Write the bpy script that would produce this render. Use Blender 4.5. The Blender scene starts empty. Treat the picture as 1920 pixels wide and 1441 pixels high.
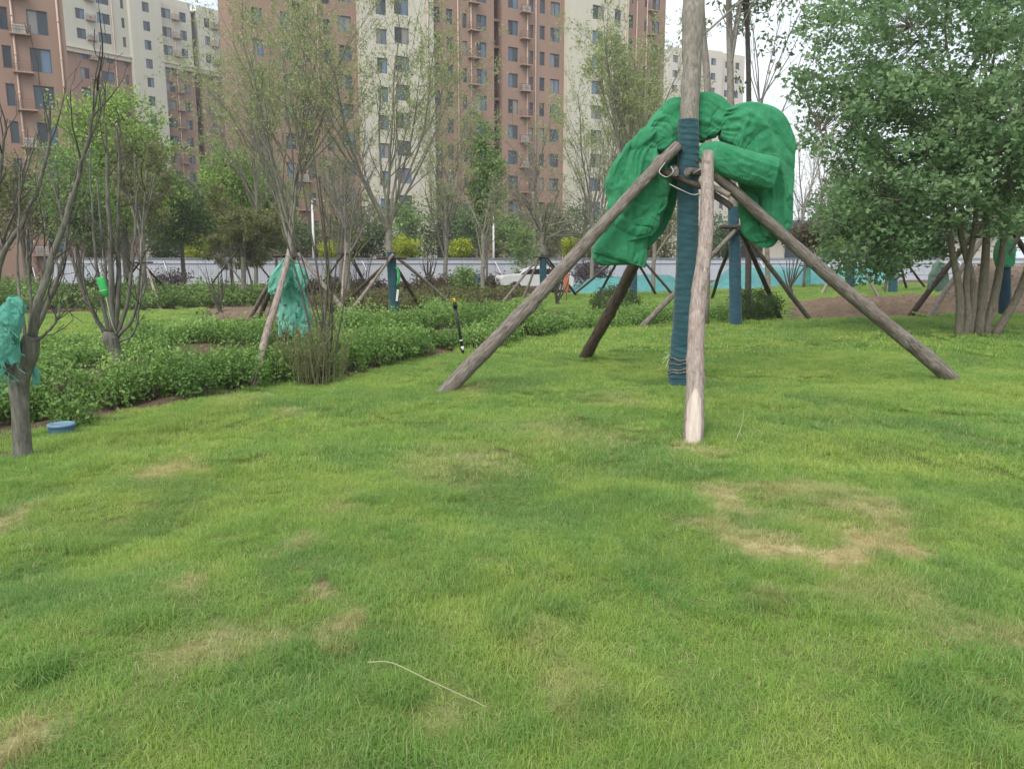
import bpy, math, random
import numpy as np
from mathutils import Vector, Matrix

# ------------------------------------------------------------------ camera, sky, sun, exposure
F_PX, PITCH, CAM_H = 1420.0, math.radians(9.4), 1.5
scene = bpy.context.scene
col = scene.collection
cam_data = bpy.data.cameras.new("camera")
cam_data.sensor_width = 36.0
cam_data.lens = F_PX / 1920.0 * 36.0
cam_data.clip_end = 2000.0
cam = bpy.data.objects.new("camera", cam_data)
cam.location = (0, 0, CAM_H)
cam.rotation_euler = (math.pi / 2 - PITCH, 0, 0)
col.objects.link(cam)
scene.camera = cam

SUN_EL, SUN_AZ = math.radians(50), math.radians(-150)      # azimuth from +Y towards +X
world = bpy.data.worlds.new("World")
scene.world = world
world.use_nodes = True
wn, wl = world.node_tree.nodes, world.node_tree.links
wn.clear()
w_out = wn.new("ShaderNodeOutputWorld")
w_bg = wn.new("ShaderNodeBackground"); w_bg.inputs["Strength"].default_value = 0.1
w_sky = wn.new("ShaderNodeTexSky"); w_sky.sky_type = 'NISHITA'; w_sky.sun_disc = False
w_sky.sun_elevation = SUN_EL; w_sky.sun_rotation = SUN_AZ
w_sky.dust_density = 4.0; w_sky.air_density = 1.0
w_tc = wn.new("ShaderNodeTexCoord")
w_map = wn.new("ShaderNodeMapping"); w_map.inputs["Scale"].default_value = (1.0, 1.0, 2.6)
w_noise = wn.new("ShaderNodeTexNoise"); w_noise.inputs["Scale"].default_value = 2.2; w_noise.inputs["Detail"].default_value = 5.0
w_ramp = wn.new("ShaderNodeValToRGB")
w_ramp.color_ramp.elements[0].position = 0.32; w_ramp.color_ramp.elements[0].color = (0.64, 0.71, 0.80, 1)
w_ramp.color_ramp.elements[1].position = 0.66; w_ramp.color_ramp.elements[1].color = (0.98, 1.0, 1.0, 1)
w_mul = wn.new("ShaderNodeMixRGB"); w_mul.blend_type = 'MULTIPLY'; w_mul.inputs[0].default_value = 1.0
w_mul.inputs[2].default_value = (6.9, 6.95, 7.1, 1)
w_mix = wn.new("ShaderNodeMixRGB"); w_mix.inputs[0].default_value = 0.88
wl.new(w_tc.outputs["Generated"], w_map.inputs[0]); wl.new(w_map.outputs[0], w_noise.inputs["Vector"])
wl.new(w_noise.outputs["Fac"], w_ramp.inputs[0]); wl.new(w_ramp.outputs[0], w_mul.inputs[1])
wl.new(w_sky.outputs[0], w_mix.inputs[1]); wl.new(w_mul.outputs[0], w_mix.inputs[2])
wl.new(w_mix.outputs[0], w_bg.inputs["Color"]); wl.new(w_bg.outputs[0], w_out.inputs[0])

sun_data = bpy.data.lights.new("sun", 'SUN')
sun_data.energy = 1.5; sun_data.angle = math.radians(40); sun_data.color = (1.0, 0.96, 0.9)
sun = bpy.data.objects.new("sun", sun_data)
sd = Vector((math.sin(SUN_AZ) * math.cos(SUN_EL), math.cos(SUN_AZ) * math.cos(SUN_EL), math.sin(SUN_EL)))
sun.rotation_euler = (-sd).to_track_quat('-Z', 'Y').to_euler()
sun.location = sd * 50
col.objects.link(sun)
scene.view_settings.view_transform = 'Standard'
scene.view_settings.look = 'None'
scene.view_settings.exposure = 1.1
scene.view_settings.gamma = 1.0
scene.view_settings.use_curve_mapping = False
scene.cycles.use_denoising = True
scene.cycles.max_bounces = 6
scene.cycles.transparent_max_bounces = 8

RNG = np.random.default_rng(7)

# ------------------------------------------------------------------ measuring helpers
def ray(px, py):
    dx = (px - 960.0) / F_PX; dy = (720.5 - py) / F_PX
    return np.array([dx, math.cos(PITCH) + dy * math.sin(PITCH), -math.sin(PITCH) + dy * math.cos(PITCH)])
def P(px, py, Y):
    d = ray(px, py); return np.array([0, 0, CAM_H]) + d * (Y / d[1])
def sst(t):
    t = np.clip(t, 0, 1); return t * t * (3 - 2 * t)
def _hash(ix, iy, iz, seed):
    h = (ix.astype(np.int64) * 374761393 + iy.astype(np.int64) * 668265263 + iz.astype(np.int64) * 1274126177 + seed * 974711) & 0x7fffffff
    h = (h ^ (h >> 13)) * 1274126177 & 0x7fffffff
    h = h ^ (h >> 16)
    return (h & 0xffff) / 65535.0
def vnoise(x, y, z=0.0, seed=0):
    x, y, z = np.broadcast_arrays(np.asarray(x, float), np.asarray(y, float), np.asarray(z, float))
    ix, iy, iz = np.floor(x), np.floor(y), np.floor(z)
    fx, fy, fz = sst(x - ix), sst(y - iy), sst(z - iz)
    r = 0
    for a in (0, 1):
        for b in (0, 1):
            for c in (0, 1):
                w = (fx if a else 1 - fx) * (fy if b else 1 - fy) * (fz if c else 1 - fz)
                r = r + w * _hash(ix + a, iy + b, iz + c, seed)
    return r
def terr(x, y):
    x = np.asarray(x, float); y = np.asarray(y, float)
    z = -0.45 * sst((y - 12) / 40) * (1 - 0.85 * sst((x - 2) / 14))
    z = z - 0.10 * sst((-x - 2.4) / 2.5) * sst((y - 5) / 3)
    m = 1 - sst((y - 16) / 14)
    lump = (vnoise(x * 1.3 + 40, y * 1.3 + 40, 0, 51) - .5) * .075 + (vnoise(x * 3.1 + 40, y * 3.1 + 40, 0, 52) - .5) * .04
    u = lump * (1 - sst((y - 9) / 8)) + (0.016 * np.sin(1.9 * x + 0.8 * y + 1.0) + 0.014 * np.sin(-1.1 * x + 2.3 * y + 0.4)
         + 0.010 * np.sin(3.7 * x - 2.1 * y + 2.0) + 0.008 * np.sin(4.6 * x + 5.2 * y) + 0.006 * np.sin(7.9 * x - 6.3 * y + 1.7))
    return z + u * m
_TS = 0.5 * 1.012 ** np.arange(570)
def G(px, py):
    d = ray(px, py); o = np.array([0, 0, CAM_H]); ts = _TS
    for _ in range(3):
        p = o + ts[:, None] * d
        below = p[:, 2] < terr(p[:, 0], p[:, 1])
        k = max(int(np.argmax(below)), 1) if below.any() else len(ts) - 1
        ts = np.linspace(ts[k - 1], ts[k], 24)
    return o + d * ts[-1]
def gz(x, y): return np.array([x, y, float(terr(x, y))])
def norm(v):
    v = np.asarray(v, float); return v / (np.linalg.norm(v) + 1e-12)

def inpoly(x, y, poly):
    x = np.asarray(x, float); y = np.asarray(y, float)
    inside = np.zeros(x.shape, bool); n = len(poly)
    for i in range(n):
        x0, y0 = poly[i][:2]; x1, y1 = poly[(i + 1) % n][:2]
        c = ((y0 > y) != (y1 > y)) & (x < (x1 - x0) * (y - y0) / (y1 - y0 + 1e-12) + x0)
        inside ^= c
    return inside

# ------------------------------------------------------------------ mesh helpers
class MB:
    def __init__(self): self.v = []; self.f = []; self.a = []; self.n = 0
    def add(self, V, F, var=0.5):
        V = np.asarray(V, float).reshape(-1, 3); F = np.asarray(F, int)
        if len(V) == 0 or len(F) == 0: return self
        self.v.append(V); self.f.append(F + self.n); self.n += len(V)
        self.a.append(np.broadcast_to(np.asarray(var, float), (len(V),)))
        return self
    def box(self, c, s, R=None, var=0.5):
        c = np.asarray(c, float); s = np.asarray(s, float) / 2
        V = np.array([[x, y, z] for x in (-1, 1) for y in (-1, 1) for z in (-1, 1)], float) * s
        if R is not None: V = V @ np.asarray(R).T
        return self.add(V + c, [[0, 1, 3, 2], [4, 6, 7, 5], [0, 4, 5, 1], [2, 3, 7, 6], [0, 2, 6, 4], [1, 5, 7, 3]], var)
    def tube(self, pts, rad, n=6, var=0.5, cap=True):
        V, Fq, Ft = tube(pts, rad, n); k = self.n
        self.add(V, Fq, var)
        if cap: self.f.append(Ft + k)
        return self
    def mesh(self, name, smooth=True):
        m = bpy.data.meshes.new(name)
        if not self.v: return m
        V = np.concatenate(self.v)
        m.vertices.add(len(V)); m.vertices.foreach_set("co", V.astype(np.float32).ravel())
        tot = np.concatenate([np.full(len(f), f.shape[1]) for f in self.f])
        idx = np.concatenate([f.ravel() for f in self.f])
        m.loops.add(len(idx)); m.loops.foreach_set("vertex_index", idx.astype(np.int32))
        m.polygons.add(len(tot))
        st = np.concatenate([[0], np.cumsum(tot)[:-1]])
        m.polygons.foreach_set("loop_start", st.astype(np.int32))
        m.polygons.foreach_set("use_smooth", np.full(len(tot), smooth))
        at = m.attributes.new("var", 'FLOAT', 'POINT')
        at.data.foreach_set("value", np.concatenate(self.a).astype(np.float32))
        m.update(calc_edges=True)
        return m
    def build(self, name, mat, parent=None, smooth=True):
        return obj(name, self.mesh(name, smooth), mat, parent)
def obj(name, mesh, mat=None, parent=None):
    o = bpy.data.objects.new(name, mesh)
    if mat is not None and len(mesh.materials) == 0: mesh.materials.append(mat)
    o.parent = parent
    col.objects.link(o)
    return o
def thing(name, label, cat, loc=(0, 0, 0), rz=0.0, group=None):
    o = bpy.data.objects.new(name, None); o.location = loc; o.rotation_euler = (0, 0, rz)
    o.empty_display_size = 0.2
    col.objects.link(o)
    return tag(o, label, cat, group)
def tag(o, label=None, cat=None, group=None, kind=None):
    if label: o["label"] = label
    if cat: o["category"] = cat
    if group: o["group"] = group
    if kind: o["kind"] = kind
    return o
def under(o, parent):
    """parent an object whose mesh is in world coordinates to a thing placed elsewhere"""
    o.parent = parent
    o.matrix_parent_inverse = parent_matrix(parent).inverted()
    return o
def parent_matrix(p):
    m = Matrix.Translation(p.location) @ p.rotation_euler.to_matrix().to_4x4()
    return m
def copy_tree(o, parent=None):
    c = o.copy(); col.objects.link(c); c.parent = parent
    for ch in list(o.children): copy_tree(ch, c)
    return c

def tube(pts, rad, n=6):
    pts = np.asarray(pts, float); k = len(pts); rad = np.broadcast_to(np.asarray(rad, float), (k,))
    t = np.gradient(pts, axis=0); t /= (np.linalg.norm(t, axis=1, keepdims=True) + 1e-12)
    ref = np.array([1.0, 0, 0]) if abs(t[0][0]) < 0.9 else np.array([0, 1.0, 0])
    A = np.zeros((k, 3)); B = np.zeros((k, 3))
    a = norm(ref - t[0] * (ref @ t[0]))
    for i in range(k):
        a = norm(a - t[i] * (a @ t[i])); A[i] = a; B[i] = np.cross(t[i], a)
    th = np.arange(n) * 2 * math.pi / n
    V = pts[:, None] + rad[:, None, None] * (np.cos(th)[None, :, None] * A[:, None] + np.sin(th)[None, :, None] * B[:, None])
    i = np.arange(k - 1)[:, None] * n; j = np.arange(n)[None]; j2 = (j + 1) % n
    Fq = np.stack([i + j, i + j2, i + n + j2, i + n + j], -1).reshape(-1, 4)
    Ft = np.array([[0, q + 1, q] for q in range(1, n - 1)] + [[(k - 1) * n, (k - 1) * n + q, (k - 1) * n + q + 1] for q in range(1, n - 1)])
    return V.reshape(-1, 3), Fq, Ft
def cross3(a, b):
    return np.stack([a[..., 1] * b[..., 2] - a[..., 2] * b[..., 1], a[..., 2] * b[..., 0] - a[..., 0] * b[..., 2], a[..., 0] * b[..., 1] - a[..., 1] * b[..., 0]], -1)
def tubes(mb, items, n, var=None):
    """many thin tubes at once: items = [(pts, radii)] ; grouped by number of points"""
    by = {}
    for p, r in items: by.setdefault(len(p), []).append((p, r))
    th = np.arange(n) * 2 * math.pi / n
    for k, its in by.items():
        Pn = np.array([q[0] for q in its], float); R = np.array([np.broadcast_to(q[1], (k,)) for q in its], float); m = len(its)
        t = np.gradient(Pn, axis=1); t /= (np.linalg.norm(t, axis=2, keepdims=True) + 1e-12)
        ref = np.where(np.abs(t[:, 0, :1]) < .9, np.array([[1.0, 0, 0]]), np.array([[0, 1.0, 0]]))
        A = np.zeros_like(Pn); a = ref
        for i in range(k):
            a = a - t[:, i] * np.sum(a * t[:, i], 1, keepdims=True); a = a / (np.linalg.norm(a, axis=1, keepdims=True) + 1e-12); A[:, i] = a
        Bv = cross3(t, A)
        V = Pn[:, :, None] + R[:, :, None, None] * (np.cos(th)[None, None, :, None] * A[:, :, None] + np.sin(th)[None, None, :, None] * Bv[:, :, None])
        i = np.arange(k - 1)[:, None] * n; j = np.arange(n)[None]; j2 = (j + 1) % n
        F = np.stack([i + j, i + j2, i + n + j2, i + n + j], -1).reshape(-1, 4)
        F = (np.arange(m) * k * n)[:, None, None] + F[None]
        mb.add(V.reshape(-1, 3), F.reshape(-1, 4), np.repeat(RNG.uniform(0, 1, m), k * n))
def spline(pts, n):
    """Catmull-Rom through the rows of pts (any number of columns)"""
    pts = np.asarray(pts, float); k = len(pts)
    q = np.vstack([2 * pts[0] - pts[1], pts, 2 * pts[-1] - pts[-2]])
    t = np.linspace(0, k - 1, n); i = np.minimum(t.astype(int), k - 2); f = (t - i)[:, None]
    p0, p1, p2, p3 = q[i], q[i + 1], q[i + 2], q[i + 3]
    return 0.5 * (2 * p1 + (p2 - p0) * f + (2 * p0 - 5 * p1 + 4 * p2 - p3) * f ** 2 + (3 * p1 - p0 - 3 * p2 + p3) * f ** 3)

DIAMOND = np.array([[0, 0, 0], [0.5, 0.5, 0.08], [1, 0, -0.06], [0.5, -0.5, 0.08]])
_lp = [(0, -.02), (.50, .10), (.60, .50), (.22, .50), (0, 1.0), (-.22, .50), (-.60, .50), (-.50, .10)]
MAPLE = np.array([[b, a, 0.10 * abs(a)] for a, b in _lp])
def leaves(mb, pts, size, rng, aspect=0.5, shape=DIAMOND, up=0.0, droop=0.0, var=None):
    """one small face (or lobed face) at each point, turned at random; up > 0 turns the faces skyward"""
    pts = np.asarray(pts, float); n = len(pts)
    if n == 0: return
    N = rng.normal(size=(n, 3)); N[:, 2] = N[:, 2] * (1 - 0.5 * min(up, 1)) + up
    N /= np.linalg.norm(N, axis=1, keepdims=True)
    D = rng.normal(size=(n, 3)); D[:, 2] -= droop
    D -= N * np.sum(D * N, 1, keepdims=True); D /= (np.linalg.norm(D, axis=1, keepdims=True) + 1e-9)
    C = np.cross(N, D)
    s = np.asarray(size) * rng.uniform(0.45, 1.45, n)
    sh = shape.copy(); sh[:, 1] *= (aspect if shape is DIAMOND else 1.0)
    V = pts[:, None] + s[:, None, None] * (sh[None, :, 0, None] * D[:, None] + sh[None, :, 1, None] * C[:, None] + sh[None, :, 2, None] * N[:, None])
    k = len(sh)
    F = (np.arange(n) * k)[:, None] + np.arange(k)[None]
    v = rng.uniform(0, 1, n) if var is None else np.clip(np.asarray(var) + rng.normal(0, 0.16, n), 0, 1)
    mb.add(V.reshape(-1, 3), F, np.repeat(v, k))

# ------------------------------------------------------------------ materials
class NT:
    def __init__(self, name):
        self.m = bpy.data.materials.new(name); self.m.use_nodes = True
        self.t = self.m.node_tree; self.t.nodes.clear()
        self.out = self.t.nodes.new("ShaderNodeOutputMaterial")
    def n(self, typ, **kw):
        nd = self.t.nodes.new(typ)
        for k, v in kw.items():
            if k.startswith("i_"):
                key = k[2:]
                nd.inputs[int(key) if key.isdigit() else key].default_value = v
            else: setattr(nd, k, v)
        return nd
    def l(self, a, b): self.t.links.new(a, b); return self
    def noise(self, scale, detail=3.0, vec=None, mapscale=None, rough=0.55):
        nd = self.n("ShaderNodeTexNoise", i_Scale=scale, i_Detail=detail, i_Roughness=rough)
        if vec is not None:
            if mapscale is not None:
                mp = self.n("ShaderNodeMapping"); mp.inputs["Scale"].default_value = mapscale
                self.l(vec, mp.inputs[0]); vec = mp.outputs[0]
            self.l(vec, nd.inputs["Vector"])
        return nd.outputs["Fac"]
    def ramp(self, fac, stops):
        r = self.n("ShaderNodeValToRGB"); e = r.color_ramp.elements
        while len(e) < len(stops): e.new(0.5)
        for el, (p, c) in zip(e, stops): el.position = p; el.color = (*c, 1) if len(c) == 3 else c
        self.l(fac, r.inputs[0]); return r.outputs[0]
    def mix(self, fac, a, b, mode='MIX'):
        nd = self.n("ShaderNodeMixRGB", blend_type=mode)
        for k, v in ((0, fac), (1, a), (2, b)):
            if hasattr(v, "links"): self.l(v, nd.inputs[k])
            else: nd.inputs[k].default_value = v if k == 0 else (*v, 1)
        return nd.outputs[0]
    def math(self, op, a, b=None, clamp=False):
        nd = self.n("ShaderNodeMath", operation=op, use_clamp=clamp)
        for k, v in ((0, a), (1, b)):
            if v is None: continue
            if hasattr(v, "links"): self.l(v, nd.inputs[k])
            else: nd.inputs[k].default_value = v
        return nd.outputs[0]
    def obj_co(self): return self.n("ShaderNodeTexCoord").outputs["Object"]
    def pos(self): return self.n("ShaderNodeNewGeometry").outputs["Position"]
    def attr(self, name): return self.n("ShaderNodeAttribute", attribute_name=name).outputs["Fac"]
    def bump(self, h, strength=0.4, dist=0.01):
        b = self.n("ShaderNodeBump"); b.inputs["Strength"].default_value = strength; b.inputs["Distance"].default_value = dist
        self.l(h, b.inputs["Height"]); return b.outputs[0]
    def bsdf(self, color, rough=0.8, normal=None, spec=0.3, metal=0.0, sheen=0.0):
        b = self.n("ShaderNodeBsdfPrincipled")
        b.inputs["Roughness"].default_value = rough; b.inputs["Metallic"].default_value = metal
        b.inputs["Specular IOR Level"].default_value = spec
        if sheen: b.inputs["Sheen Weight"].default_value = sheen
        if hasattr(color, "links"): self.l(color, b.inputs["Base Color"])
        else: b.inputs["Base Color"].default_value = (*color, 1)
        if normal is not None: self.l(normal, b.inputs["Normal"])
        return b.outputs[0]
    def done(self, shader): self.l(shader, self.out.inputs[0]); return self.m
    def translucent(self, shader, color, fac):
        t = self.n("ShaderNodeBsdfTranslucent")
        if hasattr(color, "links"): self.l(color, t.inputs[0])
        else: t.inputs[0].default_value = (*color, 1)
        mx = self.n("ShaderNodeMixShader"); mx.inputs[0].default_value = fac
        self.l(shader, mx.inputs[1]); self.l(t.outputs[0], mx.inputs[2]); return mx.outputs[0]

def leaf_mat(name, dark, light, tip=None, trans=0.3, rough=0.55):
    t = NT(name)
    a = t.attr("var")
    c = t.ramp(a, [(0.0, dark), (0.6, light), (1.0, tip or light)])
    nz = t.noise(1.3, 2.0, t.pos())
    c = t.mix(t.ramp(nz, [(0.3, (0, 0, 0)), (0.7, (0.35, 0.35, 0.35))]), c, light)
    return t.done(t.translucent(t.bsdf(c, rough, spec=0.25), c, trans))
def bark_mat(name, c1, c2, c3=None, scale=55.0, stretch=0.16, bump=0.5):
    t = NT(name); o = t.obj_co()
    n1 = t.noise(scale, 4.0, o, (1, 1, stretch)); n2 = t.noise(7.0, 3.0, o)
    c = t.ramp(n1, [(0.3, c1), (0.7, c2)])
    if c3: c = t.mix(t.ramp(n2, [(0.5, (0, 0, 0)), (0.68, (0.8, 0.8, 0.8))]), c, c3)
    n3 = t.noise(16.0, 5.0, o, (1, 1, .5), rough=.7)
    c = t.mix(t.ramp(n3, [(0.28, (.75, .75, .75)), (0.46, (0, 0, 0))]), c, tuple(q * .45 for q in c1))
    h = t.math('ADD', t.math('ADD', n1, n3), t.math('MULTIPLY', n2, 0.4))
    return t.done(t.bsdf(c, 0.85, t.bump(h, bump * 1.3, 0.014), spec=0.2))
def plain(name, c, rough=0.6, var=0.12, scale=3.0, spec=0.3, bumps=0.0, metal=0.0):
    t = NT(name); o = t.obj_co()
    n1 = t.noise(scale, 4.0, o)
    lo = tuple(max(0, x * (1 - var)) for x in c); hi = tuple(min(1, x * (1 + var)) for x in c)
    c_ = t.ramp(n1, [(0.3, lo), (0.7, hi)])
    return t.done(t.bsdf(c_, rough, t.bump(t.noise(scale * 8, 3.0, o), bumps, 0.01) if bumps else None, spec=spec, metal=metal))

M = {}
M['bark'] = bark_mat('pole_bark', (.085, .07, .06), (.27, .235, .205), (.16, .13, .11))
M['bark_dark'] = bark_mat('dark_pole_bark', (.035, .026, .020), (.105, .08, .06), (.07, .05, .035))
M['bark_pale'] = bark_mat('pale_pole_bark', (.17, .14, .12), (.36, .30, .26), (.25, .19, .16))
M['bark_grey'] = bark_mat('grey_trunk_bark', (.17, .15, .125), (.34, .31, .27), (.22, .20, .17), scale=45, stretch=.25)
M['bark_wood'] = plain('stripped_wood', (.43, .36, .30), .8, .22, 22.0)
M['trunk'] = bark_mat('trunk_bark', (.08, .076, .064), (.20, .19, .16), (.125, .118, .098), scale=40, stretch=.2)
M['maple_trunk'] = bark_mat('maple_bark', (.12, .10, .075), (.25, .215, .165), (.16, .15, .11), scale=40, stretch=.25)
def stripped_bark(name):
    t = NT(name); o = t.obj_co()
    n1 = t.noise(55, 4.0, o, (1, 1, .16)); n2 = t.noise(7, 3.0, o); n3 = t.noise(16, 5.0, o, (1, 1, .5), rough=.7)
    c = t.mix(t.ramp(n2, [(.5, (0, 0, 0)), (.68, (.8, .8, .8))]), t.ramp(n1, [(.3, (.17, .14, .12)), (.7, (.36, .30, .26))]), (.25, .19, .16))
    c = t.mix(t.ramp(n3, [(.28, (.75, .75, .75)), (.46, (0, 0, 0))]), c, (.075, .06, .05))
    w = t.ramp(t.noise(30, 4.0, o, (1, 1, .12)), [(.3, (.34, .28, .235)), (.7, (.52, .45, .38))])
    m = t.ramp(t.math('ADD', t.attr('var'), t.math('MULTIPLY', t.math('SUBTRACT', n3, .5), .5)), [(.46, (0, 0, 0)), (.54, (1, 1, 1))])
    c = t.mix(m, c, w)
    h = t.math('MULTIPLY', t.math('ADD', n1, n3), t.math('SUBTRACT', 1.15, m))
    return t.done(t.bsdf(c, .85, t.bump(h, .65, .014), spec=.2))
M['bark_stripped'] = stripped_bark('stripped_pole_bark')
M['twig'] = plain('twig_bark', (.205, .19, .155), .85, .3, 8)
M['twig_dark'] = plain('dark_twig_bark', (.075, .065, .055), .85, .3, 8)
M['twig_green'] = plain('green_twig_bark', (.16, .17, .08), .85, .3, 8)

def wrap_mat(name, c1, c2):
    t = NT(name); o = t.obj_co()
    n1 = t.noise(5.0, 3.0, o, (1, 1, 3)); n2 = t.noise(28, 3.0, o, (.5, .5, 3))
    c = t.ramp(n1, [(0.3, c1), (0.7, c2)])
    wv = t.noise(400, 1.0, o)
    h = t.math('ADD', n2, t.math('MULTIPLY', wv, .25))
    return t.done(t.bsdf(c, 0.85, t.bump(h, .5, .008), spec=.15, sheen=.2))
M['wrap'] = wrap_mat('blue_wrap', (.018, .058, .072), (.031, .088, .105))
M['wrap_navy'] = wrap_mat('navy_wrap', (.010, .030, .050), (.016, .045, .070))
M['wrap_blue'] = wrap_mat('faded_wrap', (.020, .060, .085), (.034, .090, .12))
def net_mat(name, c1, c2, trans=.12, bump=.35):
    t = NT(name); o = t.obj_co()
    n1 = t.noise(4.0, 5.0, o, rough=.65); c = t.ramp(n1, [(0.3, c1), (0.7, c2)])
    nd = t.n("ShaderNodeTexNoise", i_Scale=7.0, i_Detail=3.0, i_Distortion=1.6); mp = t.n("ShaderNodeMapping"); mp.inputs["Scale"].default_value = (1.6, 1.6, .7)
    t.l(o, mp.inputs[0]); t.l(mp.outputs[0], nd.inputs["Vector"])
    n2 = t.noise(30, 3.0, o, (1, 1, .35)); n3 = t.noise(260, 1.0, o, (1, 1, .3))
    c = t.mix(t.math('MULTIPLY', n3, .35), c, tuple(q * .45 for q in c1))
    h = t.math('ADD', t.math('MULTIPLY', nd.outputs["Fac"], 3.0), t.math('ADD', n2, t.math('MULTIPLY', n3, .4)))
    return t.done(t.translucent(t.bsdf(c, .95, t.bump(h, bump * 1.6, .012), spec=.06, sheen=.1), c, trans))
M['net'] = net_mat('green_net', (.03, .215, .095), (.075, .35, .175))
M['teal_net'] = net_mat('teal_net', (.16, .55, .42), (.34, .76, .61), .3, .8)
M['teal_dark'] = net_mat('dark_teal_net', (.11, .44, .35), (.24, .62, .51), .3, .8)
M['pale_net'] = net_mat('pale_net', (.22, .33, .27), (.33, .45, .37), .35)
M['tarp'] = net_mat('dust_net', (.08, .29, .29), (.15, .40, .39), .1, .6)
M['white_wall'] = plain('white_hoarding', (.42, .445, .49), .6, .08, 1.5)
M['wall_rail'] = plain('hoarding_rail', (.20, .22, .25), .5, .1)
M['white'] = plain('white_paint', (.62, .62, .61), .4, .05)
M['black'] = plain('black_plastic', (.018, .018, .02), .45, .2)
M['yellow'] = plain('yellow_plastic', (.65, .45, .03), .5, .1)
M['blue_lid'] = plain('blue_lid', (.13, .22, .30), .45, .10, 9)
M['blue_body'] = plain('blue_body', (.05, .11, .17), .5, .15, 9)
M['blue'] = plain('blue_sheet', (.02, .03, .16), .5, .2)
M['orange'] = plain('orange_sheet', (.42, .14, .07), .6, .1)
M['green_tag'] = plain('green_bag', (.03, .33, .08), .45, .06)
M['tag_line'] = plain('pale_cord', (.50, .62, .35), .6, .1)
M['straw'] = plain('dry_straw', (.27, .28, .15), .7, .15)
M['wire'] = plain('steel_wire', (.45, .45, .43), .45, .1, metal=.4)
M['glass_dark'] = plain('car_glass', (.012, .015, .018), .12, .2, spec=.6)
M['rubber'] = plain('tyre_rubber', (.02, .02, .02), .8, .2)

def soil_mat(name, c1, c2):
    t = NT(name); p = t.pos()
    n = t.noise(2.2, 6.0, p, rough=.7); n2 = t.noise(14, 5.0, p, rough=.7)
    c = t.mix(.5, t.ramp(n, [(.3, c1), (.7, c2)]), t.ramp(n2, [(.3, c1), (.75, c2)]))
    return t.done(t.bsdf(c, .95, t.bump(n2, 1.0, .06), spec=.1))
M['soil'] = soil_mat('bare_soil', (.11, .075, .05), (.29, .215, .15))
M['rubble'] = soil_mat('rubble_soil', (.12, .09, .065), (.30, .24, .18))

M['lf_hedge'] = leaf_mat('hedge_leaf', (.09, .18, .04), (.20, .34, .085), (.37, .49, .15))
M['lf_hedge2'] = leaf_mat('far_hedge_leaf', (.08, .135, .035), (.16, .255, .07), (.25, .34, .11))
M['lf_scrub'] = leaf_mat('scrub_leaf', (.085, .075, .035), (.15, .15, .06), (.14, .19, .06))
M['lf_maple'] = leaf_mat('maple_leaf', (.135, .23, .105), (.215, .34, .155), (.35, .47, .25), trans=.5, rough=.45)
M['lf_mid'] = leaf_mat('mid_green_leaf', (.10, .18, .055), (.20, .31, .10), (.35, .44, .16))
M['lf_light'] = leaf_mat('light_green_leaf', (.13, .24, .05), (.27, .41, .09), (.46, .55, .15))
M['lf_dark'] = leaf_mat('dark_green_leaf', (.065, .11, .045), (.125, .19, .08), (.20, .26, .12))
M['lf_olive'] = leaf_mat('olive_leaf', (.11, .125, .05), (.21, .225, .085), (.31, .33, .14))
M['lf_willow'] = leaf_mat('willow_leaf', (.20, .25, .10), (.35, .41, .18), (.48, .53, .27), trans=.45)
M['lf_yellow'] = leaf_mat('yellow_leaf', (.20, .26, .02), (.36, .42, .025), (.48, .52, .05))
M['lf_brown'] = leaf_mat('brown_leaf', (.055, .045, .028), (.11, .085, .05), (.13, .12, .06))
M['lf_purple'] = leaf_mat('purple_leaf', (.06, .045, .05), (.11, .08, .09), (.14, .12, .11))
M['lf_bush'] = leaf_mat('box_leaf', (.03, .06, .018), (.07, .125, .035), (.20, .28, .09))

# ------------------------------------------------------------------ zones of the ground
FRONT = [G(*q) for q in [(-160, 850), (0, 822), (150, 800), (300, 768), (470, 733), (620, 712), (740, 690), (860, 663), (960, 643), (1090, 626), (1200, 613), (1290, 604),
                         (1290, 592), (1090, 608), (960, 622), (860, 640), (700, 666), (470, 700), (300, 724), (100, 756), (-160, 790)]]
BACK = [G(*q) for q in [(-160, 720), (100, 702), (300, 674), (470, 657), (700, 634), (860, 614), (1010, 597), (1010, 582), (860, 598), (700, 616), (470, 634), (300, 646), (100, 662), (-160, 676)]]
BED = [G(*q) for q in [(-160, 850), (0, 822), (150, 800), (300, 768), (470, 733), (620, 712), (740, 690), (860, 663), (960, 643), (1090, 626), (1200, 613), (1290, 604),
                       (1290, 588), (1090, 590), (1010, 581), (860, 597), (700, 614), (470, 632), (300, 644), (100, 660), (-160, 674)]]
SCRUB = [G(*q) for q in [(370, 604), (480, 606), (600, 601), (760, 592), (870, 584), (960, 570), (1000, 556), (1000, 541), (800, 540), (370, 545)]]
SCRUB2 = [G(*q) for q in [(-200, 598), (150, 590), (370, 580), (370, 548), (-200, 560)]]
RIDGE = [G(*q) for q in [(1462, 604), (1560, 602), (1700, 598), (1830, 592), (1990, 590), (1990, 545), (1830, 553), (1700, 560), (1560, 563), (1462, 566)]]
PIT = [G(*q) for q in [(-40, 868), (40, 872), (95, 858), (90, 842), (-40, 836)]]

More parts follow.
